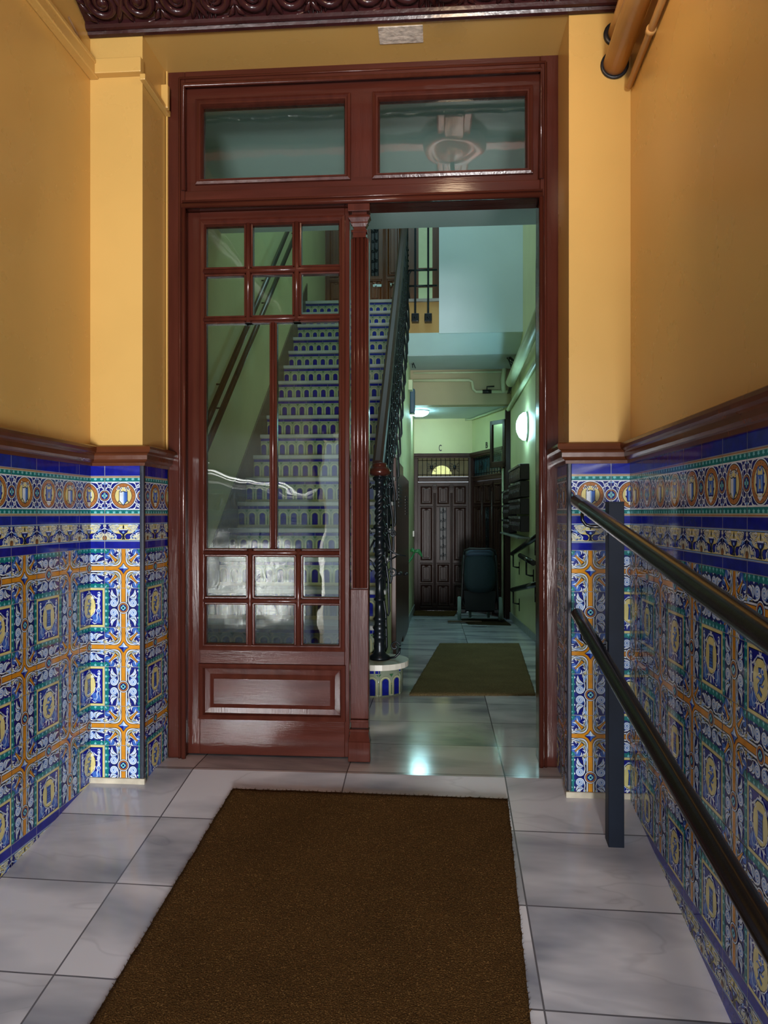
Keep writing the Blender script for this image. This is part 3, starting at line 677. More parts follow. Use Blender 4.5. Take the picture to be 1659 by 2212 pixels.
zt = zp(133); ztr0, ztr1 = zp(437), zp(400)      # transom bar
zh = zp(168)                                     # underside of the head
d1 = empty('door_1', 'tall burgundy painted wooden door casing with a two light transom above', 'door frame', (0, 0, 0), kind='structure')
m = MB().mat(WOOD)
m.box(jl0, jl1, YD, YH, 0, zt, .004); m.box(jr0, jr1, YD, YH, 0, zt, .004)
m.mat(WOODX); m.box(jl1, jr0, YD, YH, zh, zt, .004); m.box(jl1, jr0, YD, YH-.02, ztr0, ztr1, .004)
m.mat(WOOD)
bead = .010
m.tube([(jl1-.004, YD-.002, 0), (jl1-.004, YD-.002, ztr0)], bead, 10); m.tube([(jr0+.004, YD-.002, 0), (jr0+.004, YD-.002, ztr0)], bead, 10)
m.tube([(jl1-.022, YD, 0), (jl1-.022, YD, zh+.03)], .006, 8); m.tube([(jr0+.022, YD, 0), (jr0+.022, YD, zh+.03)], .006, 8)
m.tube([(jl1-.004, YD-.002, ztr1), (jl1-.004, YD-.002, zh), (jr0+.004, YD-.002, zh), (jr0+.004, YD-.002, ztr1)], bead, 10)
m.mat(WOODX); m.tube([(jl1-.01, YD-.004, ztr0+.006), (jr0+.01, YD-.004, ztr0+.006)], .012, 10); m.tube([(jl1-.022, YD, zh+.03), (jr0+.022, YD, zh+.03)], .006, 8); m.tube([(jl1-.01, YD-.002, ztr0+.026), (jr0+.01, YD-.002, ztr0+.026)], .005, 8)
m.build('door_casing', d1)
# transom sash
ys_ = YD+.030
t0, t1 = zp(397, ys_), zp(172, ys_)
la, lb = X_at(437, ys_), X_at(743, ys_); ra, rb = X_at(819, ys_), X_at(1136, ys_); ga, gb = zp(374, ys_), zp(216, ys_)
m = MB().mat(WOODX)
m.box(jl1, jr0, ys_, ys_+.045, t0-.02, ga-.016); m.box(jl1, jr0, ys_, ys_+.045, gb+.016, t1+.02)
m.mat(WOOD); m.box(jl1, la-.016, ys_, ys_+.045, ga-.016, gb+.016); m.box(lb+.016, ra-.016, ys_, ys_+.045, ga-.016, gb+.016); m.box(rb+.016, jr0, ys_, ys_+.045, ga-.016, gb+.016)
mold = [(-.030, ys_+.001), (-.028, ys_-.010), (-.018, ys_-.014), (-.012, ys_-.008), (-.006, ys_-.008), (-.001, ys_+.004), (.002, ys_+.016), (.002, ys_+.04)]
for a, b in ((la, lb), (ra, rb)): ring(m, a, b, ga, gb, mold)
sash = m.build('transom_sash', d1)
for a, b in ((la, lb), (ra, rb)):
    g = MB().mat(GLASS); g.box(a-.004, b+.004, ys_+.020, ys_+.024, ga-.004, gb+.004); g.build('pane', sash)

m = MB().mat(YELLOW)
m.box(jl0-.006, jl0+.001, YD-.010, YD+.004, 1.31, zt+.006, .002); m.box(jr1-.001, jr1+.006, YD-.010, YD+.004, 1.31, zt+.006, .002); m.box(jl0-.010, jr1+.008, YD-.014, YD+.004, zt-.001, zt+.012, .003)
m.build('wall_bead', wf)['label'] = 'thin yellow bead of paint round the casing'
# ---------------------------------------------------------------- door leaves
yl = YD+.045
XC_ = -.72
zl = lambda py: Z_at(py, XC_, yl)
lx0, lx1 = X_at(400, yl), X_at(755, yl); W = lx1-lx0
def make_leaf(root, flip=False, astragal=True):
    """leaf in local coordinates: x from the hinge side, front at y=0, z from its foot"""
    s = -1 if flip else 1
    X = lambda px: (X_at(px, yl)-lx0)
    zb, ztp = .006, ztr0-.003
    m = MB().mat(WOOD)
    a, b = X(432), X(744); q0, q1 = zl(1404), zl(472)
    p0, p1 = zl(1553), zl(1437)
    T = .042
    m.box(0, a, 0, T, zb, ztp, .003); m.box(b, W, 0, T, zb, ztp, .003); m.mat(WOODX); m.box(a, b, 0, T, q1, ztp, .001); m.box(a, b, 0, T, p1, q0, .001); m.box(a, b, 0, T, zb, p0, .001)
    m.mat(WOOD); ring(m, a, b, q0, q1, [(-.004, .001), (-.002, -.010), (.008, -.014), (.016, -.008), (.020, -.008), (.026, .006), (.026, .03)])
    ring(m, a, b, p0, p1, [(-.006, .001), (-.004, -.010), (.006, -.014), (.014, -.008), (.020, .008), (.042, .010), (.060, .001), (.062, -.001)])
    m.mat(WOODX); m.box(a+.061, b-.061, -.001, .03, p0+.061, p1-.061); m.box(a, b, .012, .034, p0, p1)
    m.mat(WOOD)
    def bar(x0, x1, z0, z1):
        m.box(x0, x1, -.002, .034, z0, z1, .004)
        if x1-x0 < z1-z0: m.tube([((x0+x1)/2, -.002, z0), ((x0+x1)/2, -.002, z1)], (x1-x0)*.30, 8)
        else: m.tube([(x0, -.002, (z0+z1)/2), (x1, -.002, (z0+z1)/2)], (z1-z0)*.30, 8)
    A_, B_ = a+.018, b-.018
    rows_t = [(zl(680), zl(594)), (zl(574), zl(489))]; rows_b = [(zl(1393), zl(1307)), (zl(1289), zl(1203))]; mid = (zl(1185), zl(697))
    for lo, hi in ((rows_t[0][1], rows_t[1][0]), (mid[1], rows_t[0][0]), (rows_b[1][1], mid[0]), (rows_b[0][1], rows_b[1][0])): bar(A_, B_, lo, hi)
    for (u, v), (z0, z1) in (((527, 546), (mid[1], q1-.02)), ((631, 651), (mid[1], q1-.02)), ((531, 550), (q0+.02, mid[0])), ((635, 655), (q0+.02, mid[0])), ((582, 598), mid)): bar(X(u), X(v), z0, z1)
    def fin(m, name, par):
        if flip: m.v = [(-v[0], v[1], v[2]) for v in m.v]
        return m.build(name, par)
    fr = fin(m, 'leaf_frame', root)
    g = MB().mat(GLASS); A2, B2 = a+.02, b-.02
    for r in rows_t:
        for u, v in ((A2, X(533)), (X(541), X(637)), (X(645), B2)): g.box(u, v, .018, .022, r[0]-.004, r[1]+.004)
    for u, v in ((A2, X(587)), (X(593), B2)): g.box(u, v, .018, .022, mid[0]-.004, mid[1]+.004)
    for r in rows_b:
        for u, v in ((A2, X(536)), (X(545), X(641)), (X(649), B2)): g.box(u, v, .018, .022, r[0]-.004, r[1]+.004)
    fin(g, 'glazing', root)
    if astragal:
        m = MB().mat(WOOD); c0, c1 = X(759), X(797)
        hy = lambda py: zl(py)
        m.box(c0, c1, -.016, .042, zb, ztp-.137, .003); m.box((c0+c1)/2-.027, (c0+c1)/2+.027, -.012, .042, ztp-.14, ztp, .001)
        cxm = (c0+c1)/2; hw = (c1-c0)/2
        for dx, r in ((-.62, .007), (-.2, .010), (.25, .010), (.66, .007)): m.tube([(cxm+dx*hw, -.018, hy(1268)), (cxm+dx*hw, -.018, ztp-.135)], r, 8)
        m.box(c0-.001, c1+.001, -.030, 0, hy(1545), hy(1270), .003)
        zt_c = ztp-.002
        def seg(d0, h0, d1, h1):          # capital section: depth below the top, half width
            frust(m, (cxm-h1, cxm+h1, -.012-.62*h1, 0), zt_c-d1, (cxm-h0, cxm+h0, -.012-.62*h0, 0), zt_c-d0)
        m.box(cxm-.047, cxm+.045, -.048, 0, zt_c-.031, zt_c, .002)
        for d0, h0, d1, h1 in ((.031, .031, .041, .031), (.041, .036, .050, .046), (.050, .047, .055, .047), (.055, .045, .072, .034), (.072, .037, .077, .037), (.077, .035, .090, .028), (.090, .025, .104, .025), (.104, .030, .108, .033), (.108, .033, .114, .033), (.114, .028, .135, .027)): seg(d0, h0, d1, h1)
        frust(m, (c0-.006, c1+.008, -.052, 0), hy(1590), (c0, c1, -.034, 0), hy(1572)); m.box(c0-.004, c1+.004, -.040, 0, hy(1572), hy(1566), .003); m.box(c0-.001, c1+.001, -.036, 0, hy(1552), hy(1546), .002)
        m.box(c0-.008, c1+.010, -.054, 0, zb-.002, hy(1590), .004)
        fin(m, 'astragal', root)
l1 = empty('door_2', 'closed glazed leaf with small panes and fluted astragal, left of the opening', 'door leaf', (lx0, yl, 0), kind='structure'); make_leaf(l1)
l2 = empty('door_3', 'glazed leaf swung open into the hall, seen edge on at the right jamb', 'door leaf', (jr0+.012, YD+.10, 0), kind='structure')
make_leaf(l2, flip=True, astragal=False); l2.rotation_euler = (0, 0, math.radians(-97))

# ---------------------------------------------------------------- cable trunking, wire and pipes
m = MB().mat(YELLOW)
zk0, zk1 = Z_at(170, XL, YP), Z_at(138, XL, YP)
m.box(XL, XL+.035, YB, YP, zk0-.006, zk1-.006, .004); m.box(XL+.02, XL+.040, YB, YP, zk1-.022, zk1-.006, .003)
m.box(XL+.006, PXL+.006, YP-.034, YP, zk0, zk1, .003); m.box(PXL, PXL+.022, YP-.03, YD-.004, zk0-.03, zk0-.006, .003)
tk = tag(m.build('cable_trunking'), 'yellow painted cable trunking box along the left wall and over the left pilaster', 'cable trunking')
m = MB().mat(YELLOW); m.box(PXL, PXL+.03, YD-.06, YD-.036, zk0-.02, zk1+.02, .003); m.build('junction_cover', tk)
m = MB().mat(pm('dusty_wire', (120, 86, 50), rough=.7)); m.tube([(XL+.02, 2.62, 2.86), (XL+.012, 2.75, 2.83), (XL+.03, YP-.01, 2.80), (XL+.10, YP-.008, 2.775), (PXL-.03, YP-.008, 2.765), (PXL-.004, YP-.012, 2.762)], .004, 6)
tag(m.build('loose_wire'), 'thin dusty wire sagging above the trunking on the left pilaster', 'wire')
pxx, pzz = X_at(1327, YP), Z_at(142, X_at(1327, YP), YP)
m = MB().mat(PIPEY); m.tube([(pxx, YP+.02, pzz), (pxx-.008, 2.2, pzz+.02), (pxx-.02, YB, pzz+.06)], .043, 20)
p1 = tag(m.build('pipe'), 'thick ochre painted pipe entering the right pilaster near the ceiling', 'pipe')
m = MB().mat(BLACKP); m.lathe([(.045, -.004), (.052, -.004), (.052, .006), (.045, .006)], (0, 0, 0), 24); o = m.build('pipe_gap_dark', p1); o.rotation_euler = (PI/2, 0, 0); o.location = (pxx, YP-.004, pzz); o['label'] = 'dark gap around the pipe'  # flat black ring stands for the shaded hole round the pipe
m = MB().mat(PIPEY); m.tube([(pxx+.004, YP+.02, pzz+.115), (pxx, 2.5, pzz+.12)], .03, 16); p2 = tag(m.build('pipe'), 'short upper pipe stub partly hidden behind the thick pipe', 'pipe')
m = MB().mat(BLACKP); m.lathe([(.031, -.004), (.045, -.004), (.045, .006), (.031, .006)], (0, 0, 0), 24); o = m.build('pipe_gap_dark', p2); o.rotation_euler = (PI/2, 0, 0); o.location = (pxx+.004, YP-.004, pzz+.115)  # black ring again, for the dark of the hole round the stub
sx, sz = X_at(1359, YP-.03), Z_at(186, X_at(1359, YP-.03), YP-.03)
m = MB().mat(PIPEY); m.tube([(sx, YP-.03, sz), (sx-.004, 2.3, sz+.03), (sx-.01, YB, sz+.09)], .0125, 12); p3 = tag(m.build('pipe'), 'thin ochre painted pipe in the top right corner ending on the wall', 'pipe')
m = MB().mat(PIPEY); m.tube([(sx-.002, 2.52, sz+.018), (sx-.002, 2.50, sz+.019)], .017, 12); m.build('pipe_clip', p3)

# ---------------------------------------------------------------- coir mats
def mat_slab(name, label, pts, f, th, mat, seed=1, rag=.004):
    R = random.Random(seed); m = MB().mat(mat); nu, nv = 60, 60
    P = [Vector(p) for p in pts]
    def at(u, v): return P[0]*(1-u)*(1-v)+P[1]*u*(1-v)+P[2]*u*v+P[3]*(1-u)*v
    i0 = len(m.v)
    for j in range(nv+1):
        for i in range(nu+1):
            q = at(i/nu, j/nv); e = (i in (0, nu)) or (j in (0, nv))
            x, y = q.x+(R.uniform(-rag, rag) if e else 0), q.y+(R.uniform(-rag, rag) if e else 0)
            m.v.append((x, y, f(x, y)+th*(.75 if e else 1)+R.uniform(-.0008, .0008)))
    for j in range(nv):
        for i in range(nu): a = i0+j*(nu+1)+i; m.face((a, a+1, a+nu+2, a+nu+1), True)
    edge = [i for i in range(nu)]+[j*(nu+1)+nu for j in range(nv)]+[nv*(nu+1)+nu-i for i in range(nu)]+[(nv-j)*(nu+1) for j in range(nv)]
    k = len(m.v)
    for e in edge: v = m.v[i0+e]; m.v.append((v[0], v[1], f(v[0], v[1])+.0005))
    n = len(edge)
    for e in range(n): m.face((i0+edge[e], k+e, k+(e+1) % n, i0+edge[(e+1) % n]))
    # short loose fibres along the rim and over the pile
    for q in range(3200):
        if q % 3:
            e = R.choice(edge); b = Vector(m.v[i0+e])
        else:
            b = at(R.random(), R.random()); b = Vector((b.x, b.y, f(b.x, b.y)+th))
        d = Vector((R.uniform(-1, 1), R.uniform(-1, 1), R.uniform(.1, .7))).normalized()*R.uniform(.004, .010); sd = Vector((-d.y, d.x, 0)).normalized()*.0005
        m.quad(b-sd, b+sd, b+d+sd*.4, b+d-sd*.4)
    return tag(m.build(name, clean=False), label, 'doormat')
mt = [on_floor(502, 1709), on_floor(1097, 1731), on_floor(1146, 2212), on_floor(200, 2212)]
def extend(a, b, t): return (a[0]+(b[0]-a[0])*t, a[1]+(b[1]-a[1])*t)
mt[2] = extend(mt[1], mt[2], 1.15); mt[3] = extend(mt[0], mt[3], 1.15)
mat_slab('doormat', 'large brown coir doormat on the marble slope in front of the door', [(p[0], p[1], 0) for p in mt], ramp, .014, COIR, 2, .0016)

# ---------------------------------------------------------------- handrail on the slope
hr = empty('handrail', 'black double handrail on a square post along the right tiled wall', 'handrail', (0, 0, 0))
hx = .49
def rl(px, py, X): Y = Y_at(px, X); return Vector((X, Y, Z_at(py, X, Y)))
for (a, b) in (((1246, 1082), (1659, 1376)), ((1247, 1327), (1659, 2022))):
    A_ = rl(*a, hx); B_ = rl(*b, hx); D_ = (B_-A_)
    E_ = A_+D_*((A_.y-.35)/(-D_.y))
    m = MB().mat(RAILP); k = 14
    m.tube([A_+Vector((0, .006, 0))]+[A_+(E_-A_)*(i/k) for i in range(k+1)], [.012]+[.0225]*(k+1), 20); m.build('rail', hr)
pxp, pyp = .592, 2.555
for py_ in (pyp, .62):
    zf = ramp(pxp, py_); zt_ = Z_at(1085, pxp, pyp)-ramp(pxp, pyp)+zf
    m = MB().mat(STEEL); m.box(pxp-.026, pxp+.026, py_-.026, py_+.026, zf-.012, zt_, .002); m.box(pxp-.0265, pxp+.0265, py_-.0265, py_+.0265, zt_-.003, zt_+.002, .001); m.build('post', hr)
    for (a, b) in (((1246, 1082), (1659, 1376)), ((1247, 1327), (1659, 2022))):
        A_ = rl(*a, hx); B_ = rl(*b, hx); D_ = (B_-A_); yb = py_+.03; p = A_+D_*((A_.y-yb)/(-D_.y))
        m = MB().mat(RAILP); zc = p.z-.075
        m.tube([(pxp-.02, py_+.005, zc), (hx+.03, yb, zc), (hx+.012, yb, zc+.006), (hx, yb, zc+.022), (hx, yb, p.z-.018)], .006, 8); m.box(pxp-.032, pxp-.026, py_-.015, py_+.02, zc-.03, zc+.02, .002); m.build('bracket', hr)
# added lantern out of view, lights the ceiling ribs and pilaster tops
vl = empty('added_vestibule_light', 'added unseen lantern lighting the vestibule ceiling and pilasters', 'lamp', (.08, 2.02, ZC-.03))
m = MB().mat(pm('added_lamp_glow', (250, 236, 210), rough=.3, var=.02, emit=(255, 222, 184), estr=17)); m.lathe([(.0, -.40), (.05, -.39), (.08, -.34), (.085, -.28), (.07, -.22), (.0, -.21)], n=24); m.build('lamp_globe', vl)
m = MB().mat(IRON); m.lathe([(.0, -.215), (.06, -.21), (.05, -.19), (.012, -.18), (.012, -.02), (.05, -.015), (.055, .0), (.0, .0)], n=20); m.build('lamp_base', vl)
# ================================================================ HALL AND STAIRCASE
XS, XSL, XH = -.36, -1.48, .90            # stair side wall, stair outer wall, right hall wall
Y1, RS, TD, NS = 4.18, .188, .23, 18      # first riser, rise, going, count
ZL = RS*NS; YL = Y1+TD*(NS-1)             # landing height, last riser
YE = 10.7
wallbox('wall_hall_right', 'pale green right wall of the hall behind the letterboxes', 'wall', GREEN, (XH, XH+.25, YH, 9.62, -.6, 6.5))
wallbox('wall_stair_left', 'pale green wall on the outer side of the stairs', 'wall', GREEN, (XSL-.2, XSL, YH, 9.62, -.6, 6.5))
wallbox('wall_hall_upper', 'white wall above the hall ceiling at the stairwell', 'wall', WHITEP, (XSL-.2, XH+.25, 4.75, 4.95, 2.955, 6.5))
# hall ceilings
wallbox('ceiling_hall_near', 'flat pale ceiling of the hall just behind the door', 'ceiling', WHITEP, (XSL-.2, XH+.25, YH-.02, 4.9505, 2.95, 3.2))
wallbox('ceiling_stairwell', 'ceiling high over the stairwell', 'ceiling', WHITEP, (XSL-.2, XH+.25, 4.7, 11, 6.5, 6.7))
# landing slab with ochre face, white wall next to it
wallbox('floor_landing', 'upper landing slab with ochre painted edge', 'floor', OCHRE, (XSL, .0, YL+.02, 9.62, 3.01, ZL-.03))
wallbox('floor_landing_top', 'grey marble top of the upper landing', 'floor', TREAD, (XSL, .0, YL-.02, 9.62, ZL-.03, ZL))
wallbox('wall_hall_middle', 'white wall face over the far half of the hall', 'wall', WHITEP, (.0, XH, YL-.03, YL+.2, 3.0, 6.5))
m = MB().mat(WHITEP); m.prism([(YL-.02, 3.009), (8.50, 2.86), (9.36, 2.86), (9.36, 3.009)], lambda p: (XS-.02, p[0], p[1]), lambda p: (XH, p[0], p[1])); struct(m.build('ceiling_hall_middle'), 'white sloping soffit of the far hall', 'ceiling')
m = MB().mat(GREYP); m.box(XS, XH, 8.51, 9.35, 2.853, 2.8595); struct(m.build('ceiling_hall_recess'), 'grey ceiling strip behind the white soffit', 'ceiling')
wallbox('wall_hall_beam', 'beige beam face carrying a bent pipe across the far hall', 'beam', BEIGE, (XS-.02, XH+.25, 9.36, 9.55, 2.412, 3.0))
wallbox('ceiling_hall_far', 'low white ceiling in front of the apartment doors', 'ceiling', WHITEP, (XS-.3, XH+.25, 9.551, YE+.3, 2.41, 2.55))
# stair side wall below the flight (its top follows the stairs) and far hall wall
m = MB().mat(GREEN)
sl = RS/TD
zs = lambda y: RS*1+(y-Y1)*sl-.17
m.prism([(4.50, -.03), (4.50, zs(4.50)), (YL+.02, min(zs(YL+.02), 3.02)), (YL+.02, -.5), (4.5, -.06)], lambda p: (XS-.12, p[0], p[1]), lambda p: (XS, p[0], p[1]))
m.box(XS-.12, XS, YL+.02, YE+.1, -.6, 3.01)
struct(m.build('wall_hall_left'), 'pale green wall under the stair flight on the left of the hall', 'wall')
wallbox('wall_hall_end', 'pale green end wall over the far apartment door', 'wall', GREEN, (XS-.2, .52, YE, YE+.2, 1.84, 2.5))
B0, B1 = Vector((.475, YE, 0)), Vector((.845, 9.60, 0)); BV = (B1-B0).normalized(); BN = Vector((BV.y, -BV.x, 0))*-1
m = MB().mat(GREEN)
m.prism([(B0.x, B0.y), (B1.x, B1.y), (XH+.25, 9.60), (XH+.25, YE+.2), (B0.x, YE+.2)], lambda p: (p[0], p[1], 1.84), lambda p: (p[0], p[1], 2.5)); struct(m.build('wall_hall_angled'), 'pale green slanted wall over the second apartment door', 'wall')
wallbox('wall_stair_end', 'shadowed wall at the back of the upper landing', 'wall', GREEN, (XSL-.2, XH+.25, 9.62, 9.8, 3.0, 6.5))
# skirtings
SK = pm('grey_marble_skirting', (150, 158, 156), rough=.3, var=.2, vscale=8)
m = MB().mat(SK)
for a, b in ((4.6, YE),):
    m.quad((XS+.012, a, hallz(a)-.02), (XS+.012, b, hallz(b)-.02), (XS+.012, b, hallz(b)+.09), (XS+.012, a, hallz(a)+.09)); m.quad((XS+.012, a, hallz(a)+.09), (XS+.012, b, hallz(b)+.09), (XS, b, hallz(b)+.09), (XS, a, hallz(a)+.09)); m.quad((XS+.012, a, hallz(a)-.02), (XS+.012, a, hallz(a)+.09), (XS, a, hallz(a)+.09), (XS, a, hallz(a)-.02))
struct(m.build('baseboard_hall_left'), 'grey marble skirting along the left hall wall', 'skirting')
m = MB().mat(SK); a, b = YH, 9.6
m.quad((XH-.012, a, hallz(a)-.02), (XH-.012, b, hallz(b)-.02), (XH-.012, b, hallz(b)+.09), (XH-.012, a, hallz(a)+.09)); m.quad((XH-.012, a, hallz(a)+.09), (XH-.012, b, hallz(b)+.09), (XH, b, hallz(b)+.09), (XH, a, hallz(a)+.09))
struct(m.build('baseboard_hall_right'), 'grey marble skirting along the right hall wall', 'skirting')

# ---- staircase
st = empty('staircase', 'straight staircase with arcaded blue tile risers and grey marble treads', 'staircase', (0, 0, 0), kind='structure')
XT = XS+.03
for n in range(1, NS+1):
    y = Y1+(n-1)*TD; z0, z1 = RS*(n-1), RS*n
    fm = lambda u, v, k, y=y: (u, y-.002-k*LAY, v)
    m = MB()
    if n == 1:      # bullnose first step
        rc, cxn, cyn = .150, XS, Y1+.152
        m.mat(GZ['riser_ground']); m.box(XSL, cxn, y, y+.30, 0, z1-.032)
        m.lathe([(rc, 0), (rc, z1-.032)], (cxn, cyn, 0), 28)
        def fc(u, v, k):
            if u <= cxn: return (u, y-.002-k*LAY, v)
            a = (u-cxn)/rc; R = rc+.002+k*LAY; return (cxn+R*math.sin(a), cyn-R*math.cos(a), v)
        for q in range(-8, 4): 
            if q != 1: put(m, 'R', cxn+.02+q*.150, .0, .148, z1-.034, fc)
        ri = m.build('riser', st, clean=False); ri['label'] = 'curved first riser'
        m = MB().mat(STONE); t = []
        m.prism([(XSL, y-.03), (cxn, y-.03)]+[(cxn+.183*math.sin(a*PI/14), cyn-.183*math.cos(a*PI/14)) for a in range(1, 15)]+[(XSL, cyn+.183)], lambda p: (p[0], p[1], z1-.032), lambda p: (p[0], p[1], z1)); m.build('tread', st)['label'] = 'round ended white marble first tread'
        continue
    m.mat(GZ['riser_ground']); m.box(XSL, XT-.03, y, y+.02, z0, z1-.03)
    k = 0; u = XSL
    while u < XT-.03:
        put(m, 'R', u, z0+.001, .155, z1-z0-.032, fm, (XSL, XT-.03)); u += .155
    m.build('riser', st, clean=False)
    if n < NS:
        m = MB().mat(TREAD); m.box(XSL, XT, y-.028, y+TD+.004, z1-.030, z1, .006); m.build('tread', st)
m = MB().mat(pm('dark_stair_stringer', (92, 84, 66), rough=.4, var=.2))
m.prism([(Y1-.05, .0), (Y1-.05, .36), (YL+.1, ZL+.36-.188+.06), (YL+.1, ZL-.3)], lambda p: (XSL, p[0], p[1]), lambda p: (XSL+.014, p[0], p[1])); m.build('wall_stringer', st)['label'] = 'grey brown skirting of the flight'
m = MB().mat(GREEN)
m.prism([(4.36, .17), (YL+.1, zs(YL+.1)+.01), (YL+.1, zs(YL+.1)-.2), (4.6, -.02), (4.36, -.02)], lambda p: (XSL, p[0], p[1]), lambda p: (XS-.03, p[0], p[1])); m.build('soffit', st)

# ---- balustrade with newel, rail, balusters
bal = empty('stair_balustrade', 'black wrought iron balustrade with wooden handrail and twisted newel post', 'balustrade', (0, 0, 0))
nx, ny, nz = XS+.012, 4.335, RS
prof = [(.0, 0), (.062, 0), (.060, .016), (.040, .03), (.030, .05), (.036, .075), (.030, .09), (.033, .12), (.042, .13), (.030, .145), (.034, .17), (.042, .185), (.030, .20), (.030, .225), (.040, .235), (.028, .25), (.024, .31), (.024, .34), (.034, .345), (.034, .355), (.026, .362), (.024, .42), (.026, .46)]
prof += [(.0265, .46+.006*i) for i in range(1, 28)]+[(.036, .64), (.036, .652), (.026, .66), (.026, .71), (.036, .716), (.036, .728), (.026, .735), (.026, .76), (.038, .768), (.038, .782)]
prof += [(.0265, .79+.006*i) for i in range(0, 30)]+[(.024, .975), (.024, 1.0), (.036, 1.005), (.036, 1.015), (.028, 1.02), (.028, 1.045), (.036, 1.05), (.036, 1.06), (.026, 1.07), (.04, 1.085)]
m = MB().mat(IRON)
i0 = len(m.v); n_ = 24
for q, (r, z) in enumerate(prof):
    tw = .46 < z < .63 or .79 <= z < .97
    for j in range(n_):
        a = 2*PI*j/n_; rad = r*(1+.17*math.cos(3*a-z*150)) if tw else r
        m.v.append((nx+rad*math.cos(a), ny+rad*math.sin(a), nz+z))
for q in range(len(prof)-1):
    for j in range(n_): m.face((i0+q*n_+j, i0+q*n_+(j+1) % n_, i0+(q+1)*n_+(j+1) % n_, i0+(q+1)*n_+j), True)
for z in (.99+.03, .955+.12): 
    for dx, dy in ((1, 0), (-1, 0), (0, 1), (0, -1)): m.ellipsoid((nx+dx*.028, ny+dy*.028, nz+z-.015), (.013, .013, .013), 8, 6)
nw = m.build('newel_post', bal); nw['label'] = 'twisted cast iron newel post'
def sc(m, cx, cz, r, t, s0, d, y=ny, r1=.12): m.tube(spiral_pts(lambda a, b: (a, y, b), cx, cz, r, t, s0, d, 14, r1), .005, 6)
for s_ in (1, -1):
    m = MB().mat(IRON); m.tube([(nx+s_*.05, ny, nz+.006), (nx+s_*.09, ny, nz+.012), (nx+s_*.115, ny, nz+.035), (nx+s_*.12, ny, nz+.07)], .007, 7); sc(m, nx+s_*.09, nz+.075, .032, 1.2, 0 if s_ > 0 else PI, s_)
    m.build('scroll', nw); m = MB().mat(IRON); m.tube([(nx+s_*.03, ny, nz+.70), (nx+s_*.06, ny, nz+.64), (nx+s_*.10, ny, nz+.615), (nx+s_*.155, ny, nz+.605)], [.007, .006, .005, .003], 6)
    m.build('scroll', nw); m = MB().mat(IRON); m.tube([(nx+s_*.02, ny, nz+.52), (nx+s_*.05, ny, nz+.575), (nx+s_*.10, ny, nz+.605)], .005, 6); sc(m, nx+s_*.075, nz+.505, .03, 1.4, PI*.9 if s_ > 0 else .1*PI, -s_ if s_ > 0 else 1)
    m.build('scroll', nw); m = MB().mat(IRON); sc(m, nx+s_*.075, nz+.735, .026, 1.4, PI if s_ > 0 else 0, -1 if s_ > 0 else 1); m.tube([(nx+s_*.02, ny, nz+.77), (nx+s_*.05, ny, nz+.762)], .005, 6)
    m.build('scroll', nw); m = MB().mat(IRON); m.tube([(nx+s_*.035, ny, nz+1.02), (nx+s_*.055, ny, nz+1.0)], .005, 6); sc(m, nx+s_*.062, nz+1.022, .018, 1.2, -PI/2, s_); m.build('scroll', nw)
m = MB().mat(IRON); m.tube([(nx+.11, ny+.01, nz+.73), (nx+.135, ny+.02, nz+.55), (nx+.15, ny+.02, nz+.42)], .005, 6)
pass
HW = pm('dark_varnished_handrail', (50, 33, 28), rough=.5, spec=.3, var=.25, vscale=5, stretch=(1, .3, 1))
HWR = pm('red_brown_handrail_volute', (62, 28, 22), rough=.2, var=.2, vscale=6)
m = MB().mat(HWR)
m.lathe([(.0, 1.072), (.05, 1.075), (.064, 1.088), (.066, 1.10), (.058, 1.118), (.046, 1.124), (.044, 1.135), (.040, 1.15), (.0, 1.156)], (nx, ny, nz), 28); m.build('volute', bal)['label'] = 'red brown turned wooden volute on the newel'
hra = Vector((nx-.012, ny+.02, nz+1.14)); hrb = Vector((nx-.012, YL+.10, nz+1.14+(YL+.10-ny-.02)*sl)); tv = (hrb-hra).normalized(); uv = Vector((0, -tv.z, tv.y))
m = MB().mat(HW)
hp = [(-.034, -.028), (-.034, .0), (-.030, .022), (-.014, .034), (.014, .034), (.030, .022), (.034, .0), (.034, -.028), (.018, -.036), (-.018, -.036)]
m.prism(hp, lambda p: hra+Vector((p[0], 0, 0))+uv*p[1], lambda p: hrb+Vector((p[0], 0, 0))+uv*p[1]); m.build('handrail', bal)['label'] = 'dark varnished wooden handrail'
R_ = random.Random(5)
xb = XS+.028
for n in range(2, NS+1):
    y = Y1+(n-1)*TD+.115; z0 = RS*n; zt_ = hra.z+(y-hra.y)*sl-.035
    m = MB().mat(IRON)
    m.tube([(xb-.03, y, z0-.17), (xb+.006, y, z0-.175), (xb+.012, y, z0-.15), (xb+.006, y, z0+.05), (xb-.015, y, z0+.2), (xb-.018, y, zt_)], .0085, 8)
    f = lambda a, b: (xb-.016, y+a, z0+b)
    for s_ in (1, -1):
        m.tube(spiral_pts(f, s_*.048, .18+s_*.04, .042, 1.5, PI if s_ > 0 else 0, s_, 10), .005, 5); m.tube(spiral_pts(f, s_*.045, .72+s_*.04, .040, 1.5, PI if s_ > 0 else 0, -s_, 10), .005, 5)
        m.tube([f(s_*.10, .30+s_*.08), f(s_*.05, .42), f(s_*.01, .46), f(s_*.05, .52), f(s_*.095, .62+s_*.08)], .005, 5); m.tube([f(s_*.112, -.02+s_*.09), f(s_*.112, .78+s_*.09)], .005, 5)
    for q in range(5): m.ellipsoid(f(0, .34+.06*q), (.016, .016, .018), 7, 5)
    m.build('baluster', bal)
m = MB().mat(IRON)
for dz in (.06, .96): m.tube([(xb-.016, ny+.03, nz+dz+.03), (xb-.016, YL+.1, nz+dz+.03+(YL+.07-ny)*sl)], .0075, 6)
m.build('lower_rail', bal)
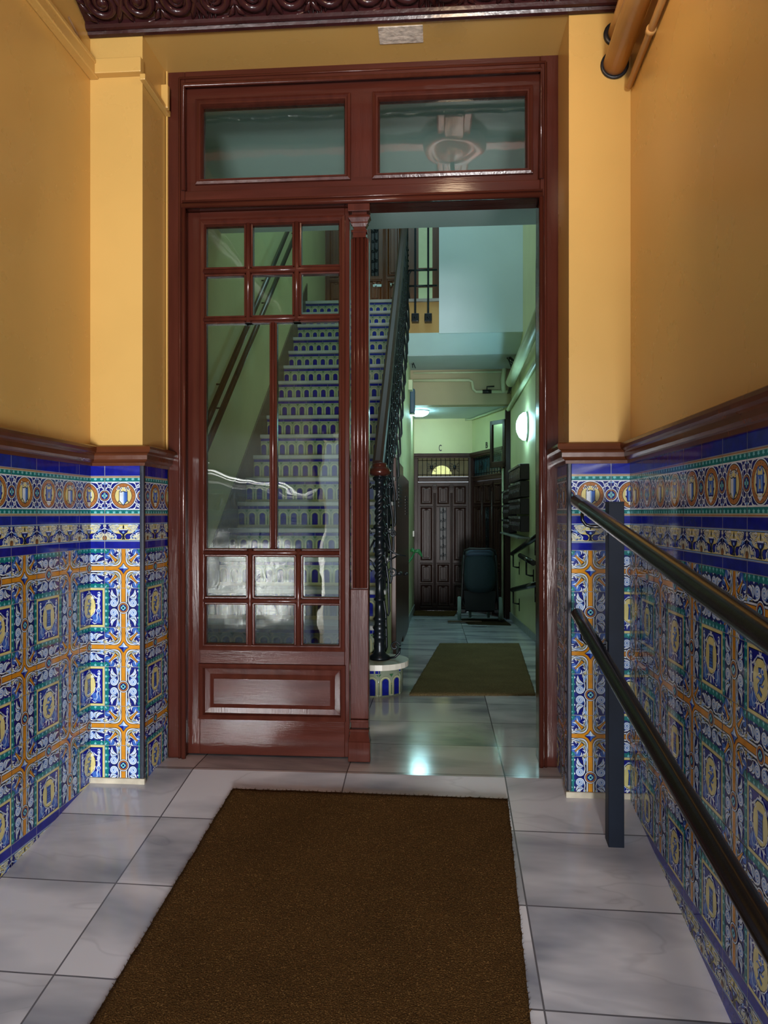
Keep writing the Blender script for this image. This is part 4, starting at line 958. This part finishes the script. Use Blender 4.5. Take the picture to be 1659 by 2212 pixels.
# landing guard: two long bars with square plates on the ochre face
gd = empty('landing_guard', 'black iron bars with square plates fixed to the ochre landing edge', 'railing', (0, 0, 0))
yg = YL-.06
for px in (897, 925):
    x = X_at(px, yg); m = MB().mat(IRON); zz = Z_at(686, x, yg); m.box(x-.011, x+.011, yg-.011, yg+.011, zz, 4.55); m.build('bar', gd)
    m = MB().mat(IRON); m.box(x-.040, x+.040, yg-.016, YL+.019, zz-.045, zz+.045, .006); m.lathe([(.014, 0), (.010, .012), (.0, .016)], (0, 0, 0), 10, Matrix.Rotation(PI/2, 4, 'X')); 
    for i in range(len(m.v)-30, len(m.v)): v = m.v[i]; m.v[i] = (v[0]+x, v[1]+yg-.014, v[2]+zz)
    m.build('plate', gd)
for py in (583, 617):
    z = Z_at(py, -.1, yg); m = MB().mat(IRON); m.tube([(-.34, yg+.02, z-.02), (-.325, yg, z), (-.02, yg, z)], .011, 8); m.build('crossbar', gd)
m = MB().mat(IRON); z = Z_at(583, -.1, yg); m.tube([(-.30, yg, z), (-.325, yg-.02, z-.05), (-.345, yg-.02, z-.55), (-.350, yg, z-1.0)], .009, 8); m.build('brace', gd)
# two rails on the outer stair wall
for a, b, lab in (((428, 955), (576, 605), 'upper of the two dark rails on the wall beside the stairs'), ((494, 955), (640, 605), 'lower of the two dark rails on the wall beside the stairs')):
    cv_ = lambda p: (400+p[0]*.3164, 400+p[1]*.3164)
    A_ = rl(*cv_(a), XSL+.07); B_ = rl(*cv_(b), XSL+.07); D_ = B_-A_; S_ = A_-D_*((A_.y-4.3)/D_.y); E_ = A_+D_*((7.9-A_.y)/D_.y)
    h = empty('wall_rail', lab, 'handrail', (0, 0, 0)); m = MB().mat(RAILP); m.tube([S_, E_], .02, 12); m.build('rail', h)
    for q in range(3):
        p = S_+(E_-S_)*(.15+.35*q); m = MB().mat(RAILP); m.tube([(XSL, p.y, p.z-.06), (XSL+.06, p.y, p.z-.06), (XSL+.07, p.y, p.z-.015)], .006, 6); m.build('bracket', h)

# ---- doors
def panel_door(root, Wd, H, wood, zleaf, cols, transom=True, glow=None, grille_col=None, cornice=True):
    fw = .055
    m = MB().mat(wood)
    m.box(0, fw, -.03, .06, 0, H, .004); m.box(Wd-fw, Wd, -.03, .06, 0, H, .004); m.box(fw, Wd-fw, -.03, .06, H-.05, H, .004)
    if cornice: m.box(-.012, Wd+.012, -.055, .0, H-.035, H+.012, .006); m.box(-.005, Wd+.005, -.045, 0, H-.055, H-.033, .004)
    if transom: m.box(fw, Wd-fw, -.022, .06, zleaf, zleaf+.07, .006); m.box(fw, Wd-fw, -.034, 0, zleaf+.05, zleaf+.07, .004)
    m.build('door_frame', root)
    lf = empty('leaf', None, None); lf.parent = root
    m = MB().mat(wood); x0, x1 = fw, Wd-fw; m.box(x0, x1, .0, .04, .005, zleaf-.004)
    pw = (x1-x0); cw = pw/(cols*1.0); hs = zleaf
    rowsz = [(.045, .20), (.225, .36), (.395, .80), (.83, .965)]
    rowsz = [(a*hs, b*hs) for a, b in rowsz]
    for c in range(cols):
        cx = x0+cw*(c+.5); hw = cw*.30
        for r, (a, b) in enumerate(rowsz):
            if grille_col == c and r == 2: continue
            ring(m, cx-hw-.012, cx+hw+.012, a-.006, b+.006, [(0, .0), (.003, -.014), (.010, -.016), (.018, -.004), (.024, .0)])
            m.box(cx-hw*.62, cx+hw*.62, -.012, .004, a+.03, b-.035, .008); m.box(cx-.008, cx+.008, -.018, -.008, a+.045, b-.05, .003)
            i = len(m.v); zz = b-.012; m.v += [(cx-hw*.5, -.004, zz), (cx+hw*.5, -.004, zz), (cx, -.006, zz-.035), (cx-hw*.4, -.018, zz-.004), (cx+hw*.4, -.018, zz-.004), (cx, -.012, zz-.026)]
            for f in ((0, 1, 4, 3), (1, 2, 5, 4), (2, 0, 3, 5), (3, 4, 5)): m.face([i+k for k in f])
        for r, (a, b) in enumerate(rowsz[:3]): m.box(cx-hw-.02, cx+hw+.02, -.026, 0, b+.010, b+.024, .006); m.box(cx-hw-.012, cx+hw+.012, -.018, 0, b+.002, b+.010)
        m.box(cx-hw-.02, cx+hw+.02, -.030, 0, .02*hs, .035*hs, .006)
        if c: 
            xx = x0+cw*c; m.box(xx-.024, xx+.024, -.014, 0, .03, zleaf-.03, .003)
            for d in (-.012, 0, .012): m.tube([(xx+d, -.014, .12), (xx+d, -.014, zleaf-.16)], .005, 6)
            m.box(xx-.032, xx+.032, -.030, 0, zleaf-.075, zleaf-.05, .005); m.box(xx-.028, xx+.028, -.024, 0, zleaf-.105, zleaf-.08, .005); m.box(xx-.030, xx+.030, -.026, 0, .04, .10, .006)
    m.build('leaf_panel', lf)
    if grille_col is not None:
        cx = x0+cw*(grille_col+.5); a, b = rowsz[2]
        m = MB().mat(BLACKP); m.box(cx-.05, cx+.05, -.004, .002, a, b); g = m.build('peep_window', lf)
        m = MB().mat(IRON)
        for s_ in (-1, 1): m.tube([(cx+s_*.045, -.012, a), (cx+s_*.045, -.012, b)], .004, 6)
        m.tube([(cx, -.014, a), (cx, -.014, b)], .006, 6)
        for q in range(6):
            z = a+(b-a)*(q+.5)/6
            for s_ in (-1, 1): m.tube(spiral_pts(lambda p, r: (p, -.012, r), cx+s_*.024, z, .022, 1.4, 0, s_, 10), .0035, 5)
            m.ellipsoid((cx, -.016, z+.03), (.012, .008, .016), 7, 5)
        m.build('grille', lf)
    if transom:
        a, b = zleaf+.075, H-.055
        m = MB().mat(glow or GLASSF); m.box(fw, Wd-fw, .02, .03, a, b); m.build('fanlight', root)
        if glow is GLOW:
            m = MB().mat(GLOWB); m.prism([(Wd/2+.14*math.cos(PI*q/16)-.02, a+.03+.13*math.sin(PI*q/16)) for q in range(17)], lambda p: (p[0], .012, p[1]), lambda p: (p[0], .018, p[1])); m.build('lit_arch', root)['label'] = 'bright yellow lit part of the fanlight'
        m = MB().mat(IRON); w_ = Wd-2*fw
        nb = 11
        for q in range(nb+1):
            x = fw+w_*q/nb; m.tube([(x, .005, a), (x, .005, b)], .0045, 6)
        m.tube([(fw, .005, a+.03), (Wd-fw, .005, a+.03)], .004, 6); m.tube([(fw, .005, b-.03), (Wd-fw, .005, b-.03)], .004, 6)
        for s_ in (.27, .73):
            x = fw+w_*s_; zc = (a+b)/2
            for d in (-1, 1):
                for e in (-1, 1): m.tube(spiral_pts(lambda p, r: (p, .0, r), x+d*.045, zc+e*.04, .035, 1.3, 0 if d < 0 else PI, d*e, 10), .004, 5)
            m.ellipsoid((x, -.004, zc), (.022, .012, .028), 8, 6)
        m.build('grille', root)
GLOW = pm('lit_fanlight_glass', (54, 54, 42), rough=.3, spec=.12, var=.5, vscale=7, emit=(190, 180, 110), estr=.03)
GLOWB = pm('bright_lit_fanlight', (190, 186, 130), rough=.4, spec=.12, var=.3, vscale=16, emit=(226, 226, 150), estr=.35)
GLOWD = pm('dark_fanlight_glass', (34, 66, 74), rough=.25, var=.4, vscale=9)
dC = empty('door_4', 'dark brown panelled apartment door under the letter C', 'door', (XS+.002, YE, hallz(YE)), kind='structure'); panel_door(dC, .833, 1.896-hallz(YE), DOORW, 1.86, 3, True, GLOW, 1)
dB = empty('door_5', 'dark brown panelled apartment door on the slanted wall behind the pushchair', 'door', (B0.x, B0.y, hallz(YE)), math.atan2(BV.y, BV.x), kind='structure'); panel_door(dB, (B1-B0).length, 1.896-hallz(YE), DOORW, 1.86, 3, True, GLOWD, 1)
dL = empty('door_6', 'chestnut brown door with iron grille on the upper landing', 'door', (-1.52, 9.60, ZL), kind='structure'); panel_door(dL, 1.12, 2.3, DOORB, 1.9, 4, True, GLOWD, 2)
m = MB().mat(CHROME); zz = .62
m.box(.66, .78, -.02, -.002, zz-.02, zz+.02, .006); m.tube([(.70, -.03, zz), (.70, -.05, zz)], .014, 10); m.build('lock_plate', dL)['label'] = 'pale metal lock plate'
m = MB().mat(CHROME); m.tube([(.88, -.03, zz+.015), (1.02, -.03, zz+.02)], .008, 8); m.ellipsoid((.90, -.03, zz), (.02, .02, .03), 8, 6); m.ellipsoid((1.02, -.03, zz), (.02, .02, .03), 8, 6); m.build('door_pull', dL)
# landing window with pale light right of that door
wn_ = empty('window_1', 'narrow pale lit landing window with dark frame and two glazing bars', 'window', (-.42, 9.60, ZL), kind='structure')
m = MB().mat(DOORB); m.box(0, .155, -.03, 0, 0, 2.4); m.box(.335, .47, -.03, 0, 0, 2.4); m.box(.155, .335, -.03, 0, .80, .83); m.box(.155, .335, -.03, 0, .58, .60); m.build('window_frame', wn_)
m = MB().mat(pm('pale_green_lit_glass', (150, 172, 140), rough=.3, var=.1, emit=(160, 196, 150), estr=.13)); m.box(.15, .34, -.012, -.004, 0, 2.4); m.build('pane', wn_)
# dark sash standing open by door B
xq, yq = .80, 9.45
post = empty('window_2', 'open dark framed sash hinged on a tall dark post at the end of the right wall', 'window', (0, 0, 0), kind='structure')
m = MB().mat(DOORW); px0 = X_at(1092, yq); m.box(px0, px0+.085, yq, yq+.10, hallz(yq)-.02, Z_at(885, px0, yq), .004); m.build('post', post)
zq0, zq1 = Z_at(1008, px0, yq), Z_at(905, px0, yq); ax, ay = X_at(1060, yq+.25), yq+.25
dv = Vector((ax-px0, ay-yq, 0)); L_ = dv.length; MR = Matrix.Translation((px0, yq, 0)) @ Matrix.Rotation(math.atan2(dv.y, dv.x), 4, 'Z')
m = MB().mat(DOORW)
for b in ((0, L_, -.015, .015, zq0, zq0+.075), (0, L_, -.015, .015, zq1-.05, zq1), (0, .045, -.015, .015, zq0, zq1), (L_-.045, L_, -.015, .015, zq0, zq1)): m.box(*b, .003, MR)
sh = m.build('sash_frame', post); m = MB().mat(GLASS); m.box(.04, L_-.04, -.003, .003, zq0+.07, zq1-.045, 0, MR); m.build('pane', sh)
# letters over the doors
def letter(ch, lab, loc, rz, size, sx_=.52):
    c = bpy.data.curves.new('letter', 'FONT'); c.body = ch; c.size = size; c.extrude = .002; c.align_x = 'CENTER'; c.offset = .002
    t_ = bpy.data.objects.new('letter_curve', c); me = bpy.data.meshes.new_from_object(t_); me.materials.append(BLACKP); o = bpy.data.objects.new('door_letter', me); C.objects.link(o); bpy.data.objects.remove(t_)
    o.location = loc; o.rotation_euler = (PI/2, 0, rz); o.scale = (sx_, 1, 1); tag(o, lab, 'letter'); return o
letter('C', 'black letter C painted on the wall above the far apartment door', (X_at(951, YE-.003), YE-.003, Z_at(974, 0, YE)), 0, .125)
pB = B0+BV*(B1-B0).length*.47
letter('B', 'black letter B on the slanted wall, partly behind the open sash', (pB.x-BV.y*0-.003, pB.y-.003, Z_at(968, .6, pB.y)), math.atan2(BV.y, BV.x), .12, 1.1)

# ---- meter cabinets in the stair side wall
CAB = pm('brown_metal_cabinet', (70, 44, 34), rough=.3, spec=.25, var=.12, vscale=5)
def cabinet(y0, y1, z0, z1, lab, dx=.03):
    e = empty('meter_cabinet', lab, 'cabinet', (XS, y0, 0)); w_ = y1-y0
    m = MB().mat(CAB); m.box(.0, dx, 0, w_, z0, z1, .004); m.build('cabinet_door', e)
    m = MB().mat(BLACKP); 
    for q in range(7): m.box(dx, dx+.002, w_*.3, w_*.75, z1-.20-.028*q, z1-.188-.028*q)
    m.build('vent_slot', e)['label'] = 'row of vent slots'
    m = MB().mat(BLACKP); zc = z0+(z1-z0)*.42; m.tube([(dx, .1, zc), (dx+.026, .1, zc), (dx+.028, .16, zc)], .013, 8); m.build('handle', e)
    return e
cabinet(5.62, 6.75, Z_at(1420, XS, 5.7), Z_at(1000, XS, 5.9)+.02, 'brown louvred meter cabinet door nearest the newel post', .035)
cabinet(6.85, 8.1, Z_at(1392, XS, 7.0), Z_at(1030, XS, 7.2), 'brown louvred meter cabinet door, farther one beside the green corner', .03)
# green leaf reaching out of the left wall
e = empty('trailing_plant', 'green leafy stem poking out beside the far green corner', 'plant', (XS+.02, 8.6, .0)); LG = pm('leaf_green', (38, 110, 62), rough=.4, var=.2)
za, zb_ = Z_at(1212, XS, 8.6), Z_at(1192, XS, 8.6)
m = MB().mat(LG); m.tube([(-.02, -.05, za-.02), (.02, 0, za+.03), (.06, .04, zb_)], [.014, .012, .008], 8); m.build('stem', e)
m = MB().mat(LG)
for q, (a, b, c) in enumerate((((.05, .03, zb_), (.10, .05, zb_+.01), (.15, .06, zb_-.07)), ((.05, .03, zb_), (.03, .06, zb_+.02), (.0, .08, zb_+.0)))):
    A_, B_, C_ = map(Vector, (a, b, c)); N_ = Vector((0, -.3, .9)).normalized()
    wv = Vector((.01, -.03, .02)); m.tube([A_, (A_+B_)/2, B_, (B_+C_)/2, C_], [.004, .022, .026, .018, .002], 8)
m.build('leaf', e)

# ---- letterboxes
LBX = pm('dark_letterbox_metal', (34, 28, 28), rough=.3, metal=.2, var=.15); LBE = pm('letterbox_edge', (150, 156, 160), rough=.25, metal=.8, var=.1)
def letterbox(y, z, row):
    e = empty('mailbox', 'narrow dark metal letterbox in the %s row on the right hall wall' % row, 'mailbox', (XH, y, z), 0, 'letterboxes, %s row' % row)
    return e
proto = None
for row, (nm, zc, y0, cnt) in enumerate((('bottom', .86, 7.55, 14), ('second lowest', 1.035, 7.55, 14), ('second highest', 1.21, 7.55, 14), ('top', 1.385, 7.55, 8))):
    for k in range(cnt):
        y = y0+k*.140+(.06 if k > 7 else 0)
        z = zc-(.04 if k > 7 else 0)
        if proto is None:
            e = letterbox(y, z, nm); proto = e
            m = MB().mat(LBX); m.box(-.09, -.001, -.060, .060, 0, .158, .004); m.build('box_body', e)
            m = MB().mat(LBX); m.box(-.096, -.09, -.053, .053, .008, .118, .003); d = m.build('box_door', e)
            m = MB().mat(LBE); m.tube([(-.097, .035, .06), (-.102, .035, .06)], .007, 8); m.box(-.0975, -.096, -.035, .01, .07, .095); m.build('lock', d)
            m = MB().mat(LBE); m.box(-.110, -.09, -.058, .058, .128, .152, .003); m.build('letter_flap', e)
        else:
            e = copy_tree(proto); e.location = (XH, y, z); e['label'] = 'narrow dark metal letterbox in the %s row on the right hall wall' % nm; e['group'] = 'letterboxes, %s row' % nm
m = MB().mat(pm('grey_shelf', (128, 132, 128), rough=.5)); m.box(XH-.12, XH-.001, 7.45, 9.6, .790, .808, .003); tag(m.build('mailbox_shelf'), 'thin grey shelf under the bank of letterboxes', 'shelf')
# ---- hall handrails
def hrail(lab, A_, B_, br):
    h = empty('wall_handrail', lab, 'handrail', (0, 0, 0)); A_, B_ = Vector(A_), Vector(B_)
    m = MB().mat(RAILP); m.tube([A_, B_], .026, 12); m.ellipsoid(tuple(A_), (.026, .026, .026), 10, 6); m.build('rail', h)
    for t in br:
        p = A_+(B_-A_)*t; m = MB().mat(RAILP); m.tube([(XH, p.y, p.z-.16), (XH-.03, p.y, p.z-.16), (p.x, p.y, p.z-.15), (p.x, p.y, p.z-.02)], .009, 8); m.box(XH-.006, XH, p.y-.02, p.y+.02, p.z-.24, p.z-.10); m.build('bracket', h)
hx2 = XH-.07
hrail('upper black handrail on the right hall wall beside the pushchair', rl(1107, 1196, hx2), rl(1150, 1166, hx2)+(rl(1150, 1166, hx2)-rl(1107, 1196, hx2))*.6, (.03, .7))
hrail('lower black handrail on the right hall wall beside the pushchair', rl(1107, 1274, hx2), rl(1150, 1264, hx2)+(rl(1150, 1264, hx2)-rl(1107, 1274, hx2))*.6, (.03, .7))
hrail('short black handrail sloping down towards the viewer on the right hall wall', rl(1124, 1200, hx2), rl(1152, 1216, hx2), (.5,))
# ---- lamps
LAMP = pm('glowing_lamp_glass', (240, 250, 250), rough=.3, var=.02, emit=(180, 244, 255), estr=18)
lx, ly, lz = X_at(906, 9.85), 9.85, 2.41
e = empty('ceiling_lamp', 'round glowing ceiling lamp over the far end of the hall', 'lamp', (lx, ly, lz)); m = MB().mat(LAMP); m.lathe([(.125, -.015), (.122, -.03), (.10, -.055), (.06, -.072), (.0, -.078)], n=28); m.build('lamp_globe', e); m = MB().mat(WHITEP); m.lathe([(.13, 0), (.13, -.015), (.0, -.016)], n=28); m.build('lamp_base', e)
wy = Y_at(1139, XH); wz = Z_at(921, XH, wy)
e = empty('wall_lamp', 'round glowing wall lamp above the letterboxes', 'lamp', (XH, wy, wz)); RM = Matrix.Rotation(-PI/2, 4, 'Y'); m = MB().mat(LAMP); m.lathe([(.145, .02), (.14, .045), (.11, .08), (.06, .105), (.0, .115)], (0, 0, 0), 28, RM); m.build('lamp_globe', e); m = MB().mat(WHITEP); m.lathe([(.15, 0), (.15, .02), (.0, .021)], (0, 0, 0), 28, RM); m.build('lamp_base', e)
# emergency light and junction box on the left corner
y_ = 9.3; z_ = Z_at(870, XS, y_); m = MB().mat(pm('blue_grey_box', (60, 92, 116), rough=.4)); m.box(XS, XS+.06, y_-.1, y_+.1, z_-.14, z_+.16, .012); tag(m.build('alarm_sounder'), 'blue grey box on the left wall by the ceiling lamp', 'alarm box')
y_ = 8.75; z_ = Z_at(833, XS, y_); m = MB().mat(PIPEG); m.box(XS, XS+.05, y_-.07, y_+.07, z_-.06, z_+.06, .006); tag(m.build('junction_box'), 'small pale junction box high on the left hall wall', 'junction box')
for lab, x, y, z in (('small white doorbell left of the far apartment door', XS+.008, 10.2, Z_at(1153, XS, 10.2)), ('small white doorbell by the right edge of the slanted door', B1.x-.03, B1.y+.02, Z_at(1172, B1.x, B1.y))):
    m = MB().mat(STONE); m.box(x-.008, x+.012, y-.04, y+.04, z-.04, z+.04, .003); tag(m.build('doorbell'), lab, 'doorbell')
# ---- pipes in the hall
def hp_(lab, pts, r): m = MB().mat(PIPEG); m.tube(pts, r, 14); return tag(m.build('pipe'), lab, 'pipe')
A_, B_ = rl(1103, 826, XH-.09), rl(1146, 726, XH-.09); hp_('thick pale pipe along the top of the right hall wall', [A_, B_, B_+(B_-A_)*.9], .055)
A_, B_ = rl(1098, 885, XH-.03), rl(1150, 795, XH-.03); hp_('thinner pale pipe below the thick one on the right hall wall', [A_, B_, B_+(B_-A_)*.5], .024)
yb = 9.33
q = lambda px, py: (X_at(px, yb), yb, Z_at(py, X_at(px, yb), yb))
v_ = hp_('pale pipe crossing the beige beam with a step down and a valve', [q(893, 822), q(1014, 821), q(1020, 825), q(1022, 840), q(1028, 846), q(1099, 846)], .019)
m = MB().mat(BLACKP); a = q(1052, 846); m.tube([(a[0]-.055, yb, a[2]), (a[0]+.055, yb, a[2])], .026, 10); m.tube([(a[0], yb, a[2]), (a[0], yb, a[2]+.06), (a[0]+.09, yb, a[2]+.065)], .008, 6); m.build('valve', v_)['label'] = 'dark stop valve with lever'
hp_('dark narrow pipe along the top edge of the beige beam', [q(893, 806), q(1090, 803)], .012)
hp_('pale drop pipe descending past the beam on the right', [q(1093, 775), q(1086, 822), q(1088, 848)], .03)
hp_('thin white pipe running down beside the slanted door', [(B1.x-.035, B1.y-.045, hallz(9.6)), (B1.x-.03, B1.y-.045, 1.62)], .014)
m = MB().mat(PIPEG); m.tube([(B0.x-.1, YE-.03, 2.390), (B0.x-.02, YE-.05, 2.390), (B1.x-.04, B1.y-.03, 2.390)], .016, 8); tag(m.build('cable_conduit'), 'pale conduit along the ceiling edge over the slanted door', 'conduit')
CABL = pm('dark_cables', (40, 44, 46), rough=.6)
R_ = random.Random(9)
m = MB().mat(CABL)
for k in range(7):
    a = rl(1096, 768, XH-.10); b = rl(1112, 795, XH-.06); c = rl(1098, 845, XH-.06)
    j = lambda: Vector((R_.uniform(-.03, .03), R_.uniform(-.05, .05), R_.uniform(-.03, .03)))
    m.tube([a+j(), (a+b)/2+j(), b+j(), (b+c)/2+j(), c+j()], .006, 5)
tag(m.build('cable_bundle'), 'tangle of dark cables beside the thick pipe at the right hall ceiling', 'cables')
m = MB().mat(CABL)
for k in range(4):
    a = Vector((XS+.03, 8.9, Z_at(775, XS, 8.9))); j = lambda: Vector((R_.uniform(-.01, .05), R_.uniform(-.06, .06), R_.uniform(-.05, .03)))
    m.tube([a+Vector((-.03, 0, .03)), a+j(), a+j(), a+j()+Vector((0, 0, -.08))], .006, 5)
tag(m.build('cable_bundle'), 'loose dark wires hanging from the left hall wall above the lamp', 'cables')

# ---- mats and pushchair
fH = lambda x, y: hallz(y)
mt = [on_floor(950, 1391, fH), on_floor(1121, 1391, fH), on_floor(1157, 1503, fH), on_floor(884, 1503, fH)]
mat_slab('doormat', 'olive brown rectangular mat lying on the hall floor behind the doorway', [(p[0], p[1], 0) for p in mt], fH, .010, COIR2, 4, .002)
mat_slab('doormat', 'small tan doormat in front of the far apartment door', [(XS+.02, 10.62, 0), (.26, 10.62, 0), (.20, 9.78, 0), (XS+.02, 9.78, 0)], fH, .012, COIR, 5, .002)
mat_slab('doormat', 'small dark brown doormat under the pushchair wheels', [(.26, 9.35, 0), (.80, 9.35, 0), (.82, 8.55, 0), (.34, 8.62, 0)], fH, .010, coir_mat('dark_coir', (66, 54, 36), (90, 76, 52)), 6, .002)
sxp, syp = .49, 9.0; sz0 = hallz(9.0)+.011
pc = empty('pushchair', 'dark folded pushchair with rounded teal hood parked by the slanted door', 'pushchair', (sxp, syp, sz0+.003), math.radians(-2)); pc.rotation_euler[0] = -.056
FAB = pm('dark_teal_fabric', (16, 38, 46), rough=.8, var=.2, vscale=40, bump=.2, bscale=200); FABL = pm('grey_blue_fabric', (58, 78, 98), rough=.8, var=.1); FBK = pm('black_fabric', (16, 18, 22), rough=.85, var=.2)
def sup(mb, c, r, e=.5, n=28, k=16, tilt=0):
    i0 = len(mb.v); sg = lambda v, p: math.copysign(abs(v)**p, v); Rm = Matrix.Rotation(tilt, 4, 'X')
    for a in range(k+1):
        ph_ = -PI/2+PI*a/k
        for j in range(n):
            an = 2*PI*j/n; p = Rm @ Vector((r[0]*sg(math.cos(ph_), e)*sg(math.cos(an), e), r[1]*sg(math.cos(ph_), e)*sg(math.sin(an), e), r[2]*sg(math.sin(ph_), e))); mb.v.append((c[0]+p.x, c[1]+p.y, c[2]+p.z))
    for a in range(k):
        for j in range(n): mb.face((i0+a*n+j, i0+a*n+(j+1) % n, i0+(a+1)*n+(j+1) % n, i0+(a+1)*n+j), True)
m = MB().mat(FAB); sup(m, (0, -.02, .575), (.19, .10, .245), .62, tilt=-.10); m.build('seat_back', pc)
m = MB().mat(FBK); sup(m, (.0, .12, .58), (.222, .17, .285), .55, tilt=-.06); m.build('hood', pc)
m = MB().mat(FABL); sup(m, (0, .02, .79), (.165, .12, .045), .6, tilt=-.35); m.build('hood_band', pc)['label'] = 'grey blue band across the hood'
m = MB().mat(FBK); frust(m, (-.175, .175, -.10, .28), .13, (-.19, .19, -.08, .24), .36); m.build('basket', pc)
m = MB().mat(BLACKP)
for s_ in (-1, 1):
    m.tube([(s_*.235, -.02, .11), (s_*.215, -.02, .30), (s_*.205, .02, .55), (s_*.19, -.06, .80)], .014, 10); m.tube([(s_*.215, -.02, .28), (s_*.17, .30, .16), (s_*.14, .42, .09)], .013, 10); m.box(s_*.165, s_*.25, -.05, .05, .09, .14, .01)
m.tube([(-.235, -.02, .12), (.235, -.02, .12)], .012, 10)
m.build('chassis', pc)
m = MB().mat(BLACKP); m.tube([(-.19, -.06, .80), (-.18, -.10, .845), (-.12, -.12, .865), (.12, -.12, .865), (.18, -.10, .845), (.19, -.06, .80)], .014, 10); m.build('handle', pc)
TYRE = pm('grey_rubber_tyre', (118, 136, 132), rough=.7, var=.15); RMY = Matrix.Rotation(PI/2, 4, 'Y')
for s_, x, y, r, w_ in ((-1, -.245, -.02, .145, .022), (1, .245, -.02, .145, .022), (-1, -.115, .42, .075, .018), (1, .115, .42, .075, .018)):
    m = MB().mat(TYRE); m.lathe([(r*.78, -w_), (r*.95, -w_), (r, -w_*.5), (r, w_*.5), (r*.95, w_), (r*.78, w_)], (x, y, r), 28, RMY)
    wh = m.build('wheel', pc); m = MB().mat(BLACKP); m.lathe([(.0, -w_*.7), (r*.78, -w_*.5), (r*.78, w_*.5), (.0, w_*.7)], (x, y, r), 20, RMY); m.build('hub', wh)

m = MB().mat(pm('worn_brown_board', (84, 62, 44), rough=.6, var=.2, vscale=10)); m.box(-.20, .20, -.035, .035, 0, .018, .004)
o = tag(m.build('floor_board'), 'flat brown wooden strip on the floor left of the pushchair wheel', 'board'); o.location = (.30, 8.78, hallz(8.78)+.012); o.rotation_euler = (-.056, 0, .05)
# ================================================================ light and camera
def area(name, loc, rot, sx_, sy_, col, power):
    l = bpy.data.lights.new(name, 'AREA'); l.shape = 'RECTANGLE'; l.size = sx_; l.size_y = sy_; l.color = col; l.energy = power
    o = bpy.data.objects.new(name, l); C.objects.link(o); o.location = loc; o.rotation_euler = rot; return o
def point(name, loc, r, col, power):
    l = bpy.data.lights.new(name, 'POINT'); l.shadow_soft_size = r; l.color = col; l.energy = power
    o = bpy.data.objects.new(name, l); C.objects.link(o); o.location = loc; return o
area('street_daylight', (.70, -7.2, -.15), (PI/2, 0, 0), 1.3, 1.3, (1.0, .99, .98), 450)
area('stairwell_fill', (-.4, 6.5, 6.3), (0, 0, 0), 1.6, 2.2, (.60, .90, 1.0), 17)  # added fill for stairs and hall, under the closed stairwell ceiling
w = bpy.data.worlds.new('World'); bpy.context.scene.world = w; w.use_nodes = True
bg = w.node_tree.nodes['Background']; bg.inputs['Color'].default_value = (.8, .9, 1, 1); bg.inputs['Strength'].default_value = 1.1
cam = bpy.data.cameras.new('camera'); co_ = bpy.data.objects.new('camera', cam); C.objects.link(co_)
co_.location = (0, 0, CAMZ); co_.rotation_euler = (PI/2, 0, TH)
cam.sensor_fit = 'VERTICAL'; cam.sensor_height = 36.0; cam.lens = 36.0*FP/2212; cam.shift_y = 4/2212; cam.clip_start = .02
sc = bpy.context.scene; sc.camera = co_
sc.view_settings.view_transform = 'Standard'; sc.view_settings.look = 'None'; sc.view_settings.exposure = 1.2; sc.view_settings.gamma = 1.0; sc.view_settings.use_curve_mapping = False
cy = sc.cycles; cy.max_bounces = 10; cy.diffuse_bounces = 5; cy.glossy_bounces = 4; cy.transparent_max_bounces = 16; cy.use_denoising = True; cy.caustics_reflective = False; cy.caustics_refractive = False; cy.sample_clamp_indirect = 6.0
